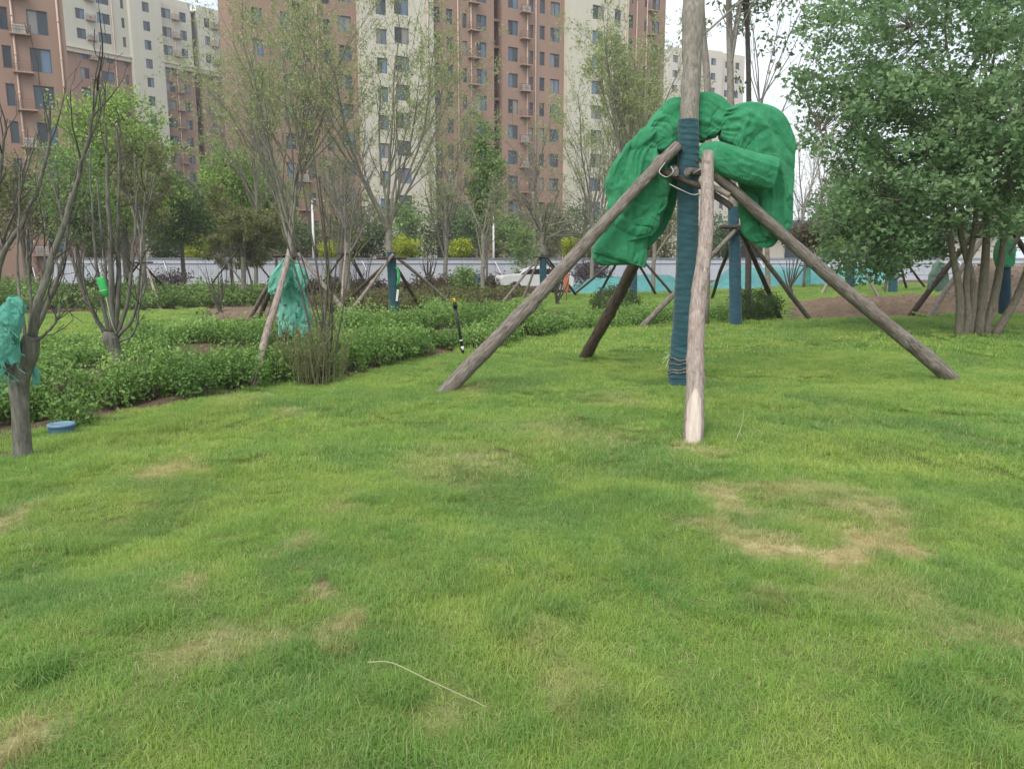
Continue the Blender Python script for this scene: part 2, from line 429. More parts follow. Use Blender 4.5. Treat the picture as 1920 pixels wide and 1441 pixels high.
# dry patches: (px, py, half width px, half height px, strength, angle)
DRY_PX = [(1362, 945, 45, 32, .55), (1345, 985, 38, 28, .5), (1400, 1012, 62, 22, .65), (1470, 1035, 70, 20, .75), (1555, 1042, 90, 24, 1.0), (1640, 1025, 70, 26, .85), (1672, 985, 45, 30, .55), (1620, 945, 60, 22, .5), (1545, 918, 75, 16, .45), (1450, 912, 70, 18, .5), (1500, 975, 60, 20, .25),
          (320, 882, 62, 20, .75), (410, 1215, 70, 24, .55), (505, 1195, 50, 24, .65), (330, 1235, 60, 30, .35), (450, 1180, 60, 14, .4),
          (640, 1182, 30, 42, .9), (602, 1108, 26, 26, .7), (25, 1395, 62, 50, .95), (10, 975, 32, 28, .6), (350, 1090, 24, 22, .5), (557, 1020, 18, 14, .8),
          (1000, 1190, 40, 30, .35), (1080, 1310, 40, 60, .35), (1040, 1245, 34, 30, .3), (1660, 1110, 120, 34, .35), (1830, 1190, 110, 34, .45), (1440, 1120, 30, 16, .35), (890, 730, 40, 9, .45), (465, 750, 24, 8, .5),
          (545, 775, 40, 10, .4), (1150, 750, 60, 10, .25), (870, 865, 120, 34, .25), (1060, 820, 110, 26, .25), (640, 955, 50, 18, .3), (768, 905, 24, 7, .4), (860, 1330, 90, 50, .2), (1290, 840, 40, 12, .5)]
DRY = []
for (a, b, ha, hb, s) in DRY_PX:
    c = G(a, b); ex = abs(G(a + ha, b)[0] - G(a - ha, b)[0]) / 2; ey = abs(G(a, b - hb)[1] - G(a, b + hb)[1]) / 2
    DRY.append((c[0], c[1], ex, ey, s))
def dry_at(x, y):
    d = np.zeros(np.shape(x))
    ox = 0.10 * (vnoise(x * 7, y * 7, 0, 3) - .5) * 2; oy = 0.16 * (vnoise(x * 7, y * 7, 5, 4) - .5) * 2
    for cx, cy, ex, ey, s in DRY:
        k = min(1.0, ex / .28)
        q = np.sqrt(((x + ox * k - cx) / ex) ** 2 + ((y + oy * k - cy) / ey) ** 2)
        d = np.maximum(d, s * sst((1.35 - q) / 0.8))
    return d
SCAR_PX = [(600, 1098, 34, 18), (640, 1188, 24, 22), (557, 1018, 14, 9), (985, 1185, 30, 14), (1045, 1140, 16, 7), (1100, 1330, 20, 30), (255, 1168, 30, 9), (70, 1262, 40, 9), (745, 1295, 18, 12), (890, 896, 26, 8), (815, 930, 30, 6), (20, 1395, 34, 26), (1440, 1125, 14, 8), (140, 1025, 40, 6)]
SCAR = []
for (a, b, ha, hb) in SCAR_PX:
    c = G(a, b); SCAR.append((c[0], c[1], abs(G(a + ha, b)[0] - G(a - ha, b)[0]) / 2, abs(G(a, b - hb)[1] - G(a, b + hb)[1]) / 2))
def scar_at(x, y, grow_=0.0):
    d = np.zeros(np.shape(x)); n = .5 * (vnoise(x * 14, y * 14, 0, 61) - .5)
    for cx, cy, ex, ey in SCAR: d = np.maximum(d, 1.25 - np.sqrt(((x - cx) / (ex + grow_)) ** 2 + ((y - cy) / (ey + grow_)) ** 2) + n)
    return d
def soil_at(x, y):
    s = inpoly(x, y, BED) | inpoly(x, y, SCRUB) | inpoly(x, y, RIDGE) | inpoly(x, y, PIT) | inpoly(x, y, SCRUB2)
    s = s | (y > 52) | ((x < 9) & (y > 40)) | (((x - 1.93) / .5) ** 2 + ((y - 9.2) / .4) ** 2 < .6)
    return s

xs = np.concatenate([np.linspace(-320, -18, 34)[:-1], np.arange(-18, -4, .25), np.arange(-4, 4, .10), np.arange(4, 26, .25), np.linspace(26, 320, 34)])
ys = np.concatenate([np.linspace(-60, .3, 14)[:-1], np.arange(.3, 1.5, .17), np.arange(1.5, 6.5, .10), np.arange(6.5, 34, .22), np.linspace(34.2, 600, 60)])
GX, GY = np.meshgrid(xs, ys); nx, ny = len(xs), len(ys)
gm = MB()
i = np.arange(ny - 1)[:, None] * nx + np.arange(nx - 1)[None]
gF = np.stack([i, i + 1, i + 1 + nx, i + nx], -1).reshape(-1, 4)
dryv = dry_at(GX, GY); soilv = np.maximum(soil_at(GX, GY).astype(float), .75 * sst(scar_at(GX, GY) * 1.6))
gm.add(np.stack([GX, GY, terr(GX, GY)], -1).reshape(-1, 3), gF, soilv.ravel())
g_mesh = gm.mesh('ground')
at = g_mesh.attributes.new("dry", 'FLOAT', 'POINT'); at.data.foreach_set("value", dryv.ravel().astype(np.float32))
t = NT('lawn_ground'); p = t.pos()
nb = t.noise(1.6, 5.0, p); nf = t.noise(22.0, 4.0, p, rough=.7)
c_l = t.mix(.5, t.ramp(nb, [(.3, (.085, .125, .03)), (.7, (.16, .20, .06))]), t.ramp(nf, [(.3, (.075, .10, .03)), (.7, (.19, .20, .08))]))
c_d = t.ramp(nf, [(.25, (.26, .20, .11)), (.7, (.58, .48, .29))])
c_s = t.ramp(nf, [(.3, (.06, .042, .028)), (.7, (.17, .125, .085))])
c = t.mix(t.attr("dry"), c_l, c_d); c = t.mix(t.attr("var"), c, c_s)
M['ground'] = t.done(t.bsdf(c, .95, t.bump(nf, .8, .03), spec=.1))
ground = obj('ground', g_mesh, M['ground']); tag(ground, 'green lawn ground with dry straw patches and brown planting beds', None, kind='structure')

# ------------------------------------------------------------------ grass: tufts instanced on points
t = NT('grass_blade'); p = t.pos()
vp = t.attr("var")
n_big = t.noise(.55, 3.0, p); n_mid = t.noise(2.3, 4.0, p); n_sm = t.noise(9.0, 2.0, p)
g1 = t.ramp(n_big, [(.36, (.18, .37, .075)), (.50, (.29, .455, .08)), (.64, (.43, .515, .11))])
g2 = t.ramp(n_mid, [(.34, (.155, .335, .072)), (.52, (.29, .445, .085)), (.70, (.48, .535, .15))])
g = t.mix(.5, g1, g2)
g = t.mix(t.math('MULTIPLY', vp, .5), g, (.36, .50, .14))
inst = t.n("ShaderNodeAttribute", attribute_name="dry", attribute_type='INSTANCER').outputs["Fac"]
straw = t.ramp(n_sm, [(.3, (.40, .33, .15)), (.7, (.72, .62, .36))])
dm = t.math('ADD', t.math('MULTIPLY', inst, 1.2), t.math('MULTIPLY', t.math('SUBTRACT', vp, .5), t.math('MULTIPLY', inst, .9)), True)
tone = t.n("ShaderNodeAttribute", attribute_name="tone", attribute_type='INSTANCER').outputs["Fac"]
g = t.mix(t.math('MULTIPLY', tone, .65), g, (.14, .29, .085))
g = t.mix(dm, g, straw)
few = t.math('GREATER_THAN', vp, .90)
g = t.mix(t.math('MULTIPLY', few, .7), g, (.55, .50, .28))
M['grass'] = t.done(t.translucent(t.bsdf(g, .5, spec=.25), g, .45))

tuft_coll = bpy.data.collections.new("grass_tufts")
def tuft(name, R, nb, hmin, hmax, w, rng, lean=.62):
    a = rng.uniform(0, 2 * math.pi, nb); r = R * np.sqrt(rng.uniform(0, 1, nb))
    B = np.stack([r * np.cos(a), r * np.sin(a), np.full(nb, -.01)], -1)
    h = rng.uniform(hmin, hmax, nb); az = rng.uniform(0, 2 * math.pi, nb); ln = np.abs(rng.normal(0, lean, nb)) + .08
    dirv = np.stack([np.cos(az), np.sin(az), np.zeros(nb)], -1); side = np.stack([-np.sin(az + rng.normal(0, .6, nb)), np.cos(az), np.zeros(nb)], -1)
    Z = np.array([0, 0, 1.0])
    m1 = B + dirv * (h * ln * .35)[:, None] + Z * (h * .58)[:, None]
    tp = B + dirv * (h * ln * 1.15)[:, None] + Z * (h * np.maximum(.12, 1 - .45 * ln ** 2))[:, None]
    ww = (w * rng.uniform(.6, 1.3, nb))[:, None]
    V = np.stack([B - side * ww * .5, B + side * ww * .5, m1 + side * ww * .42, m1 - side * ww * .42, tp], 1).reshape(-1, 3)
    k = np.arange(nb)[:, None] * 5
    mb = MB(); vv = np.repeat(rng.uniform(0, 1, nb), 5)
    mb.v.append(V); mb.a.append(vv); mb.n = len(V)
    mb.f.append(k + np.array([[0, 1, 2, 3]])); mb.f.append(k + np.array([[3, 2, 4]]))
    o = bpy.data.objects.new(name, mb.mesh(name)); o.data.materials.append(M['grass']); tuft_coll.objects.link(o)
for q in range(4): tuft('tuft_0%d' % q, .105, 330, .016, .050, .0020, RNG, .85)             # 0-3 near
for q in range(4): tuft('tuft_0%d' % (q + 4), .20, 520, .024, .060, .0034, RNG, .75)      # 4-7 middle
for q in range(2): tuft('tuft_0%d' % (q + 8), .50, 620, .035, .085, .011, RNG)         # 8-9 far
for q in range(2): tuft('tuft_x%d' % q, .075, 150, .035, .088, .0024, RNG, .95)            # 10-11 long dark clumps
gp, gi, gs, gd, gt = [], [], [], [], []
def scatter(y0, y1, step, ids, margin, zs):
    yy = np.arange(y0, y1, step); allx, ally = [], []
    for y in yy:
        w = .70 * max(y, 0) * 1.02 + margin
        x = np.arange(-w, w, step); allx.append(x); ally.append(np.full(len(x), y))
    x = np.concatenate(allx); y = np.concatenate(ally)
    x = x + RNG.uniform(-.55, .55, len(x)) * step; y = y + RNG.uniform(-.55, .55, len(x)) * step
    d = dry_at(x, y); ok = ~soil_at(x, y) & (scar_at(x, y, .045) < .05 + .4 * RNG.uniform(0, 1, len(x))) & (RNG.uniform(0, 1, len(x)) > .42 * d); x, y, d = x[ok], y[ok], d[ok]
    cl = vnoise(x * 1.7, y * 1.7, 0, 11) * .6 + vnoise(x * 4.3, y * 4.3, 0, 12) * .4
    s = (.50 + .95 * cl) * RNG.uniform(.88, 1.12, len(x))
    gp.append(np.stack([x, y, terr(x, y)], -1)); gi.append(RNG.integers(ids[0], ids[1], len(x)))
    gs.append(np.stack([np.ones(len(x)), np.ones(len(x)), zs * s * (1 - .45 * d)], -1)); gd.append(d)
    tn = vnoise(x * .9 + 9, y * .9, 0, 71) * .5 + vnoise(x * 2.9, y * 2.9 + 5, 0, 72) * .5; gt.append(np.clip((tn - .52) * 4.0, 0, 1) * (1 - d))
scatter(1.0, 5.2, .088, (0, 4), 1.6, 1.0)
scatter(-2.0, 1.0, .16, (4, 8), 5.0, 1.0)
scatter(5.2, 12.0, .16, (4, 8), 3.0, 1.0)
scatter(12.0, 46.0, .38, (8, 10), 6.0, .85)
# long tufts: loose clumps over the lawn, rims of the scars, feet of the props and trunks
lx, ly = [], []
q = RNG.uniform(0, 1, (2600, 2)); yy = 1.6 + 9.5 * q[:, 0] ** 1.3; xx = (q[:, 1] - .5) * 2 * (.72 * yy + .4)
ok = vnoise(xx * 1.1, yy * 1.1, 0, 81) * .6 + vnoise(xx * 3.3, yy * 3.3, 0, 82) * .4 > .55
lx.append(xx[ok]); ly.append(yy[ok])
for cx, cy, ex, ey in SCAR:
    a = RNG.uniform(0, 6.283, 14); lx.append(cx + ex * 1.25 * np.cos(a)); ly.append(cy + ey * 1.25 * np.sin(a))
for (a, b, r, n) in [(836, 737, .13, 26), (1298, 832, .11, 22), (1787, 714, .13, 24), (1094, 672, .12, 20), (1277, 722, .26, 50), (42, 862, .16, 26), (117, 817, .16, 30), (1838, 634, .8, 90), (1379, 613, .25, 24), (477, 728, .1, 14), (870, 668, .08, 10), (590, 722, .4, 40), (1215, 708, .4, 70)]:
    c = G(a, b); an = RNG.uniform(0, 6.283, n); rr = r * RNG.uniform(.75, 1.25, n); lx.append(c[0] + rr * np.cos(an)); ly.append(c[1] + rr * np.sin(an))  # long grass round the feet, darker to stand in for contact shadow
lx = np.concatenate(lx); ly = np.concatenate(ly); n = len(lx)
gp.append(np.stack([lx, ly, terr(lx, ly)], -1)); gi.append(RNG.integers(10, 12, n)); d = dry_at(lx, ly); gd.append(d * .8); gt.append(RNG.uniform(.2, 1, n))
sc = RNG.uniform(.65, 1.15, n) * (1 - .3 * d); gs.append(np.stack([sc, sc, sc], -1))
gt = None if not gt else np.concatenate(gt)
gp = np.concatenate(gp); gi = np.concatenate(gi); gs = np.concatenate(gs); gd = np.concatenate(gd)
gme = bpy.data.meshes.new('grass'); gme.vertices.add(len(gp)); gme.vertices.foreach_set("co", gp.astype(np.float32).ravel())
def pattr(me, name, typ, arr, key="value"):
    a = me.attributes.new(name, typ, 'POINT'); a.data.foreach_set(key, arr.ravel())
pattr(gme, 'idx', 'INT', gi.astype(np.int32)); pattr(gme, 'scl', 'FLOAT_VECTOR', gs.astype(np.float32), "vector"); pattr(gme, 'dry', 'FLOAT', gd.astype(np.float32)); pattr(gme, 'tone', 'FLOAT', gt.astype(np.float32))
rot = np.stack([RNG.normal(0, .10, len(gp)), RNG.normal(0, .10, len(gp)), RNG.uniform(0, 6.283, len(gp))], -1)
pattr(gme, 'rot', 'FLOAT_VECTOR', rot.astype(np.float32), "vector")
grass = obj('grass', gme, M['grass'])
tag(grass, 'short uneven green lawn grass with straw coloured dry patches', 'grass', kind='stuff')
ng = bpy.data.node_groups.new('grass_scatter', 'GeometryNodeTree')
ng.interface.new_socket('Geometry', in_out='INPUT', socket_type='NodeSocketGeometry')
ng.interface.new_socket('Geometry', in_out='OUTPUT', socket_type='NodeSocketGeometry')
gi_n = ng.nodes.new('NodeGroupInput'); go_n = ng.nodes.new('NodeGroupOutput')
iop = ng.nodes.new('GeometryNodeInstanceOnPoints'); iop.inputs['Pick Instance'].default_value = True
ci = ng.nodes.new('GeometryNodeCollectionInfo'); ci.inputs['Collection'].default_value = tuft_coll
ci.inputs['Separate Children'].default_value = True; ci.inputs['Reset Children'].default_value = True
def named(n, typ):
    a = ng.nodes.new('GeometryNodeInputNamedAttribute'); a.data_type = typ; a.inputs['Name'].default_value = n; return a.outputs['Attribute']
e2r = ng.nodes.new('FunctionNodeEulerToRotation')
ng.links.new(named('rot', 'FLOAT_VECTOR'), e2r.inputs[0])
ng.links.new(gi_n.outputs[0], iop.inputs['Points']); ng.links.new(ci.outputs[0], iop.inputs['Instance'])
ng.links.new(named('idx', 'INT'), iop.inputs['Instance Index']); ng.links.new(e2r.outputs[0], iop.inputs['Rotation'])
ng.links.new(named('scl', 'FLOAT_VECTOR'), iop.inputs['Scale']); ng.links.new(iop.outputs[0], go_n.inputs[0])
grass.modifiers.new('scatter', 'NODES').node_group = ng

# ------------------------------------------------------------------ buildings
def wall_paint(name, c, var=.10):
    t = NT(name); o = t.obj_co()
    n1 = t.noise(.25, 4.0, o, (1, 1, .35)); n2 = t.noise(1.9, 6.0, o, (1, 1, .12), rough=.7)
    lo = tuple(x * (1 - var) for x in c); hi = tuple(x * (1 + var) for x in c)
    c1 = t.mix(.5, t.ramp(n1, [(.3, lo), (.7, hi)]), t.ramp(n2, [(.3, lo), (.7, hi)]))
    return t.done(t.bsdf(c1, .9, spec=.15))
M['brown'] = wall_paint('brown_render', (.30, .20, .155))
M['brown2'] = wall_paint('far_brown_render', (.275, .182, .143))
M['cream'] = wall_paint('cream_render', (.52, .49, .40))
M['cream2'] = wall_paint('far_cream_render', (.47, .46, .385))
M['far_cream'] = wall_paint('distant_cream_render', (.50, .47, .41))
M['shaft'] = wall_paint('shaft_shade', (.12, .07, .05))  # shade of the recess put into a darker wall colour
M['pipe'] = plain('drain_pipe', (.50, .37, .30), .5, .08)
M['ledge'] = plain('ledge_concrete', (.36, .25, .20), .8, .1)
M['rail'] = plain('rail_metal', (.20, .13, .11), .6, .1)
M['frame'] = plain('window_frame', (.10, .11, .12), .5, .1)
M['interior'] = plain('room_dark', (.03, .03, .035), .9, .2)
def glass(name, c, rough=.08):
    t = NT(name); oi = t.n("ShaderNodeObjectInfo").outputs["Random"]
    lo = tuple(x * .4 for x in c); hi = tuple(min(1, x * 1.35) for x in c); cur = (.22, .21, .19)
    return t.done(t.bsdf(t.ramp(oi, [(0, lo), (.35, c), (.82, hi), (.9, cur)]), rough, spec=.6))
M['glass_sky'] = glass('sky_tinted_glass', (.085, .135, .20)); M['glass_dim'] = glass('dim_glass', (.028, .036, .046), .15)  # bluish panes carry the sky's reflection in their base colour

def wall_section(mb, u0, u1, z0, z1, v, openings, depth=.18):
    us = sorted({u0, u1, *[o[0] for o in openings], *[o[1] for o in openings]})
    zs = sorted({z0, z1, *[o[2] for o in openings], *[o[3] for o in openings]})
    us = [q for q in us if u0 <= q <= u1]; zs = [q for q in zs if z0 <= q <= z1]
    op = np.array(openings).reshape(-1, 4)
    for a, b in zip(us[:-1], us[1:]):
        run = None
        for c, d in zip(zs[:-1], zs[1:]):
            mu, mz = (a + b) / 2, (c + d) / 2
            hole = len(op) and np.any((op[:, 0] < mu) & (op[:, 1] > mu) & (op[:, 2] < mz) & (op[:, 3] > mz))
            if not hole: run = [c, d] if run is None else [run[0], d]
            if hole or d == zs[-1]:
                if run: mb.add([[a, v, run[0]], [b, v, run[0]], [b, v, run[1]], [a, v, run[1]]], [[0, 1, 2, 3]])
                run = None
    for (a, b, c, d) in openings:
        V = np.array([[a, v, c], [b, v, c], [b, v, d], [a, v, d]]); W = V + np.array([0, depth, 0])
        mb.add(np.vstack([V, W]), [[0, 1, 5, 4], [1, 2, 6, 5], [2, 3, 7, 6], [3, 0, 4, 7]])
_wcache = {}
def window_meshes(w, h, flip):
    key = (round(w, 2), round(h, 2), flip)
    if key in _wcache: return _wcache[key]
    fr = MB(); b = .055
    for c, s in (((0, 0, h / 2 - b / 2), (w, .07, b)), ((0, 0, -h / 2 + b / 2), (w, .07, b)), ((-w / 2 + b / 2, 0, 0), (b, .07, h - 2 * b)), ((w / 2 - b / 2, 0, 0), (b, .07, h - 2 * b))): fr.box(c, s)
    split = w > .8
    if split: fr.box((0, -.004, 0), (b, .07, h - 2 * b))
    p1, p2 = MB(), MB()
    sg = -1 if flip else 1
    if split:
        p1.box((sg * w / 4, .02, 0), (w / 2 - b, .02, h - 2 * b)); p2.box((-sg * w / 4, .035, 0), (w / 2 - b, .02, h - 2 * b))
    else: p1.box((0, .02, 0), (w - 2 * b, .02, h - 2 * b))
    r = (fr.mesh('window', False), p1.mesh('pane', False), p2.mesh('pane', False) if split else None)
    r[0].materials.append(M['frame']); r[1].materials.append(M['glass_sky'] if split else M['glass_dim'])
    if r[2]: r[2].materials.append(M['glass_dim'])
    _wcache[key] = r; return r
wr = random.Random(5)
def add_window(par, u0, u1, z0, z1, v):
    w, h = u1 - u0, z1 - z0
    fr, p1, p2 = window_meshes(w, h, wr.random() < .3)
    o = obj('window', fr, None, par); o.location = ((u0 + u1) / 2, v + .13, (z0 + z1) / 2)
    obj('pane', p1, None, o)
    if p2: obj('pane', p2, None, o)
led = MB().box((0, -.32, 0), (1.25, .66, .10)); led_m = led.mesh('ac_ledge', False); led_m.materials.append(M['ledge'])
rl = MB()
for z in (.28, .52, .74): rl.box((0, -.60, z), (1.2, .03, .03)); rl.box((-.59, -.30, z), (.03, .57, .03)); rl.box((.59, -.30, z), (.03, .57, .03))
for x in np.linspace(-.57, .57, 7): rl.box((x, -.603, .41), (.022, .022, .70))
rl_m = rl.mesh('railing', False); rl_m.materials.append(M['rail'])
acu = MB().box((0, -.30, .36), (.82, .30, .56))
for z in np.linspace(.16, .56, 9): acu.box((-.12, -.455, z), (.5, .02, .014))
acu_m = acu.mesh('air_conditioner', False); acu_m.materials.append(plain('unit_casing', (.50, .49, .46), .5, .1))
def add_ledge(par, u, z, v):
    o = obj('air_conditioner_ledge', led_m, None, par); o.location = (u, v, z); obj('railing', rl_m, None, o)
    if wr.random() < .45: q = obj('air_conditioner', acu_m, None, o); q.location = (wr.uniform(-.12, .12), 0, 0)
def add_pipe(par, u, v, z0, z1, r=.07):
    mb = MB().tube([(u, v - r - .03, z0), (u, v - r - .03, z1)], r, 8)
    for z in np.arange(z0 + 1.2, z1, 2.65): mb.tube([(u, v - r - .03, z), (u, v - r - .03, z + .12)], r * 1.35, 8)
    mb.build('drainpipe', M['pipe'], par)

def tower(name, label, O, ang, z0, pitch, floors, sections, depth=14.0, wcen=1.62, roof=True):
    """sections: dict(u0,u1,v,mat,[low_mat, split_z],cols=[(u0,u1,h)], ledges=[u], pipes=[u])"""
    par = thing(name, label, 'building', (O[0], O[1], z0), ang)
    ztop = pitch * floors
    for s in sections:
        v = s['v']; ops = []; wins = []
        for k in range(floors):
            zc = k * pitch + wcen
            for c in s.get('cols', []):
                zz = zc + (c[3] if len(c) > 3 else 0)
                ops.append((c[0], c[1], zz - c[2] / 2, zz + c[2] / 2)); wins.append(ops[-1])
        def part(za, zb, mat):
            mb = MB(); oo = [o for o in ops if o[3] > za and o[2] < zb]
            wall_section(mb, s['u0'], s['u1'], za, zb, v, oo)
            vb = depth
            mb.add([[s['u0'], v, za], [s['u0'], v, zb], [s['u0'], vb, zb], [s['u0'], vb, za]], [[0, 1, 2, 3]])
            mb.add([[s['u1'], v, za], [s['u1'], vb, za], [s['u1'], vb, zb], [s['u1'], v, zb]], [[0, 1, 2, 3]])
            mb.build('wall', mat, par, False)
        if 'split' in s:
            part(0, s['split'], s['low']); part(s['split'], ztop, s['mat'])
            MB().box(((s['u0'] + s['u1']) / 2, v - .12, s['split'] + .25), (s['u1'] - s['u0'] + .2, .5, .55)).box(((s['u0'] + s['u1']) / 2, v - .20, s['split'] + .62), (s['u1'] - s['u0'] + .5, .75, .2)).build('cornice', M['cream'], par, False)
        else: part(0, ztop, s['mat'])
        back = MB().box(((s['u0'] + s['u1']) / 2, v + .7, ztop / 2), (s['u1'] - s['u0'] - .1, .1, ztop - .2)); back.build('room_back', M['interior'], par, False)
        for w in wins: add_window(par, *w, v)
        for u in s.get('ledges', []):
            for k in range(floors): add_ledge(par, u, k * pitch + .62 + s.get('ldz', 0), v)
        for u in s.get('pipes', []): add_pipe(par, u, v, .3, ztop - .4)
        if s.get('slabs'):
            for k in range(1, floors + 1): MB().box(((s['u0'] + s['u1']) / 2, v - .35, k * pitch - .3), (s['u1'] - s['u0'] - .02, .5, .26)).build('shaft_slab', M['brown'], par, False)
    ua = min(s['u0'] for s in sections); ub = max(s['u1'] for s in sections)
    mb = MB().box(((ua + ub) / 2, depth / 2 + .3, ztop + .1), (ub - ua - .3, depth - .4, .2))
    for s in sections: mb.box(((s['u0'] + s['u1']) / 2, s['v'] + .16, ztop + .5), (s['u1'] - s['u0'] - .02, .24, 1.0))
    mb.build('roof', M['cream'], par, False)
    MB().box(((ua + ub) / 2, depth, ztop / 2), (ub - ua, .2, ztop)).build('wall', M['brown'], par, False)
    return par

A = math.radians(29.2)
main_sections = [
    dict(u0=1.5, u1=12.2, v=0, mat=M['brown'], cols=[(2.5, 3.4, 1.45), (5.05, 6.0, 1.45), (7.1, 7.65, 1.35), (8.95, 9.65, 1.35), (10.4, 11.65, 1.4, .5)], ledges=[6.55], pipes=[6.9, 8.35]),
    dict(u0=12.2, u1=19.9, v=-.7, mat=M['cream'], cols=[(13.9, 14.95, 1.4, -.35), (15.75, 17.25, 1.5)], pipes=[19.2]),
    dict(u0=19.9, u1=27.05, v=0, mat=M['brown'], cols=[(20.2, 20.85, 1.45, .05), (21.6, 22.3, 1.45, .05), (23.4, 23.9, 1.4, -.1), (25.0, 26.15, 1.45)], ledges=[24.6], pipes=[22.85, 24.35]),
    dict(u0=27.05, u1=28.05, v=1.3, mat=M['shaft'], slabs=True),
    dict(u0=28.05, u1=35.8, v=0, mat=M['brown'], cols=[(28.75, 29.95, 1.45), (31.35, 31.85, 1.35, -.05), (32.65, 33.3, 1.4), (34.0, 35.2, 1.4)], ledges=[30.75], pipes=[31.05, 32.1]),
    dict(u0=35.8, u1=44.0, v=-.8, mat=M['cream'], cols=[(39.0, 40.5, 1.45, .2), (42.0, 42.9, 1.45, .2)], pipes=[43.5]),
    dict(u0=44.0, u1=50.0, v=0, mat=M['brown'], cols=[(44.6, 45.2, 1.4, .2), (46.9, 47.4, 1.4, .1), (48.0, 49.1, 1.4)], ledges=[47.8], pipes=[45.7, 47.2]),
]
tower('apartment_tower', 'long brown and cream apartment tower with drainpipes filling the middle of the view', (-25.5, 71.0), A, 0.15, 2.65, 14, main_sections, depth=11.0)
sp = 30.7 - .1
L_sections = [
    dict(u0=3.0, u1=14.2, v=0, mat=M['cream2'], low=M['brown2'], split=sp - .2, cols=[(7.1, 8.3, 1.4), (9.95, 11.7, 1.4), (13.3, 13.75, 1.4)], ledges=[9.0], pipes=[12.0]),
    dict(u0=14.2, u1=18.8, v=-1.0, mat=M['cream2'], cols=[(16.0, 17.0, 1.35)]),
    dict(u0=18.8, u1=23.7, v=-.3, mat=M['cream2'], low=M['brown2'], split=sp, cols=[(19.0, 20.5, 1.4), (21.9, 22.9, 1.4)], ledges=[21.2], pipes=[20.9]),
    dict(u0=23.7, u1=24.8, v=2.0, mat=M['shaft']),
    dict(u0=24.8, u1=33.0, v=-.3, mat=M['cream2'], low=M['brown2'], split=sp, cols=[(25.8, 26.7, 1.4), (28.2, 29.6, 1.4), (31, 32, 1.4)], ledges=[27.4], pipes=[27.1, 30.3]),
]
tower('apartment_block', 'receding apartment block, cream upper storeys above a brown base, behind the bright green tree', (-66, 108), math.radians(48), -.2, 2.65, 15, L_sections, wcen=1.3)
NU = (10.5, [(1.2, 2.4, 1.5), (3.6, 4.8, 1.5), (6.45, 7.0, 1.55), (8.15, 9.45, 1.65)], [7.65], [7.25, 10.1])
N_sections = [
    dict(u0=-3, u1=NU[0], v=0, mat=M['brown'], cols=NU[1], ledges=NU[2], pipes=NU[3]),
]
tower('apartment_building', 'brown apartment building cropped by the left picture edge, large blue windows', (-42, 54.0), math.radians(31), -1.45, 2.6, 11, N_sections, wcen=1.65)
F_sections = [
    dict(u0=0, u1=8.5, v=0, mat=M['far_cream'], cols=[(1.2, 2.4, 1.3), (5.0, 6.0, 1.3)]),
    dict(u0=8.5, u1=12.5, v=-1.2, mat=M['far_cream'], cols=[(9.6, 10.8, 1.3)]),
    dict(u0=12.5, u1=18.8, v=-.4, mat=M['far_cream'], cols=[(13.8, 14.8, 1.3), (16.4, 17.4, 1.3)]),
]
fa = P(1252, 300, 160)
tower('distant_tower', 'distant cream tower with stepped roof rising behind the green bundle', (fa[0] - 1, 158), math.radians(24), -.2, 2.8, 15, F_sections)
fb = P(1428, 300, 225)
tower('distant_tower', 'farthest pale tower, thin, at the right edge of the skyline', (fb[0] - 1.5, 222), math.radians(20), -.2, 2.8, 15, [dict(u0=0, u1=6.5, v=0, mat=M['far_cream'], cols=[(2.0, 3.0, 1.3), (5.0, 5.9, 1.3)])])
# low podium at the right
sb = P(1430, 470, 74)
pod = thing('low_shop_building', 'low grey shop building behind the wall at right', 'building', (sb[0], 74, -.3), math.radians(6))
mb = MB(); ops = [(2.2, 5.2, .5, 2.9), (6.2, 8.2, .5, 3.1), (9.4, 13.2, .5, 3.1), (15, 19, .5, 3.1)]
wall_section(mb, 0, 26, 0, 4.6, 0, ops, .3); mb.build('wall', M['far_cream'], pod, False)
MB().box((13, 5.3, 2.3), (26, 10, 4.55)).build('room_back', M['interior'], pod, False)
MB().box((13, 4.6, 5.0), (26.6, 11, .8)).build('roof', plain('grey_fascia', (.10, .11, .12), .6), pod, False)
for o_ in ops: add_window(pod, *o_, .1)

# ------------------------------------------------------------------ white hoarding
WY0, WZ = 58.0, 2.02
hw = thing('hoarding_wall', 'long white metal hoarding wall standing behind the planting', 'wall', (0, WY0, -.42))
pm = MB(); pm.box((0, 0, .96), (2.48, .04, 1.9))
for x in np.arange(-1.1, 1.11, .2): pm.box((x, -.03, .80), (.05, .025, 1.5))
p_me = pm.mesh('panel', False); p_me.materials.append(M['white_wall'])
rm = MB().box((0, -.05, 1.96), (2.5, .12, .07)).box((0, -.045, 1.58), (2.5, .07, .05)); r_me = rm.mesh('rail', False); r_me.materials.append(M['wall_rail'])
for k in range(-18, 20):
    o = obj('panel', p_me, None, hw); o.location = (k * 2.5, 0, 0)
    obj('rail', r_me, None, o)
bm_ = MB().tube([(0, -.08, 1.75), (.9, -1.1, .05)], .035, 6); b_me = bm_.mesh('brace'); b_me.materials.append(M['white'])
for k in range(-17, 20, 2): o = obj('brace', b_me, None, hw); o.location = (k * 2.5 + 1.2, 0, 0)
pl = MB().box((0, 0, .32), (.05, .09, .62)) ; 

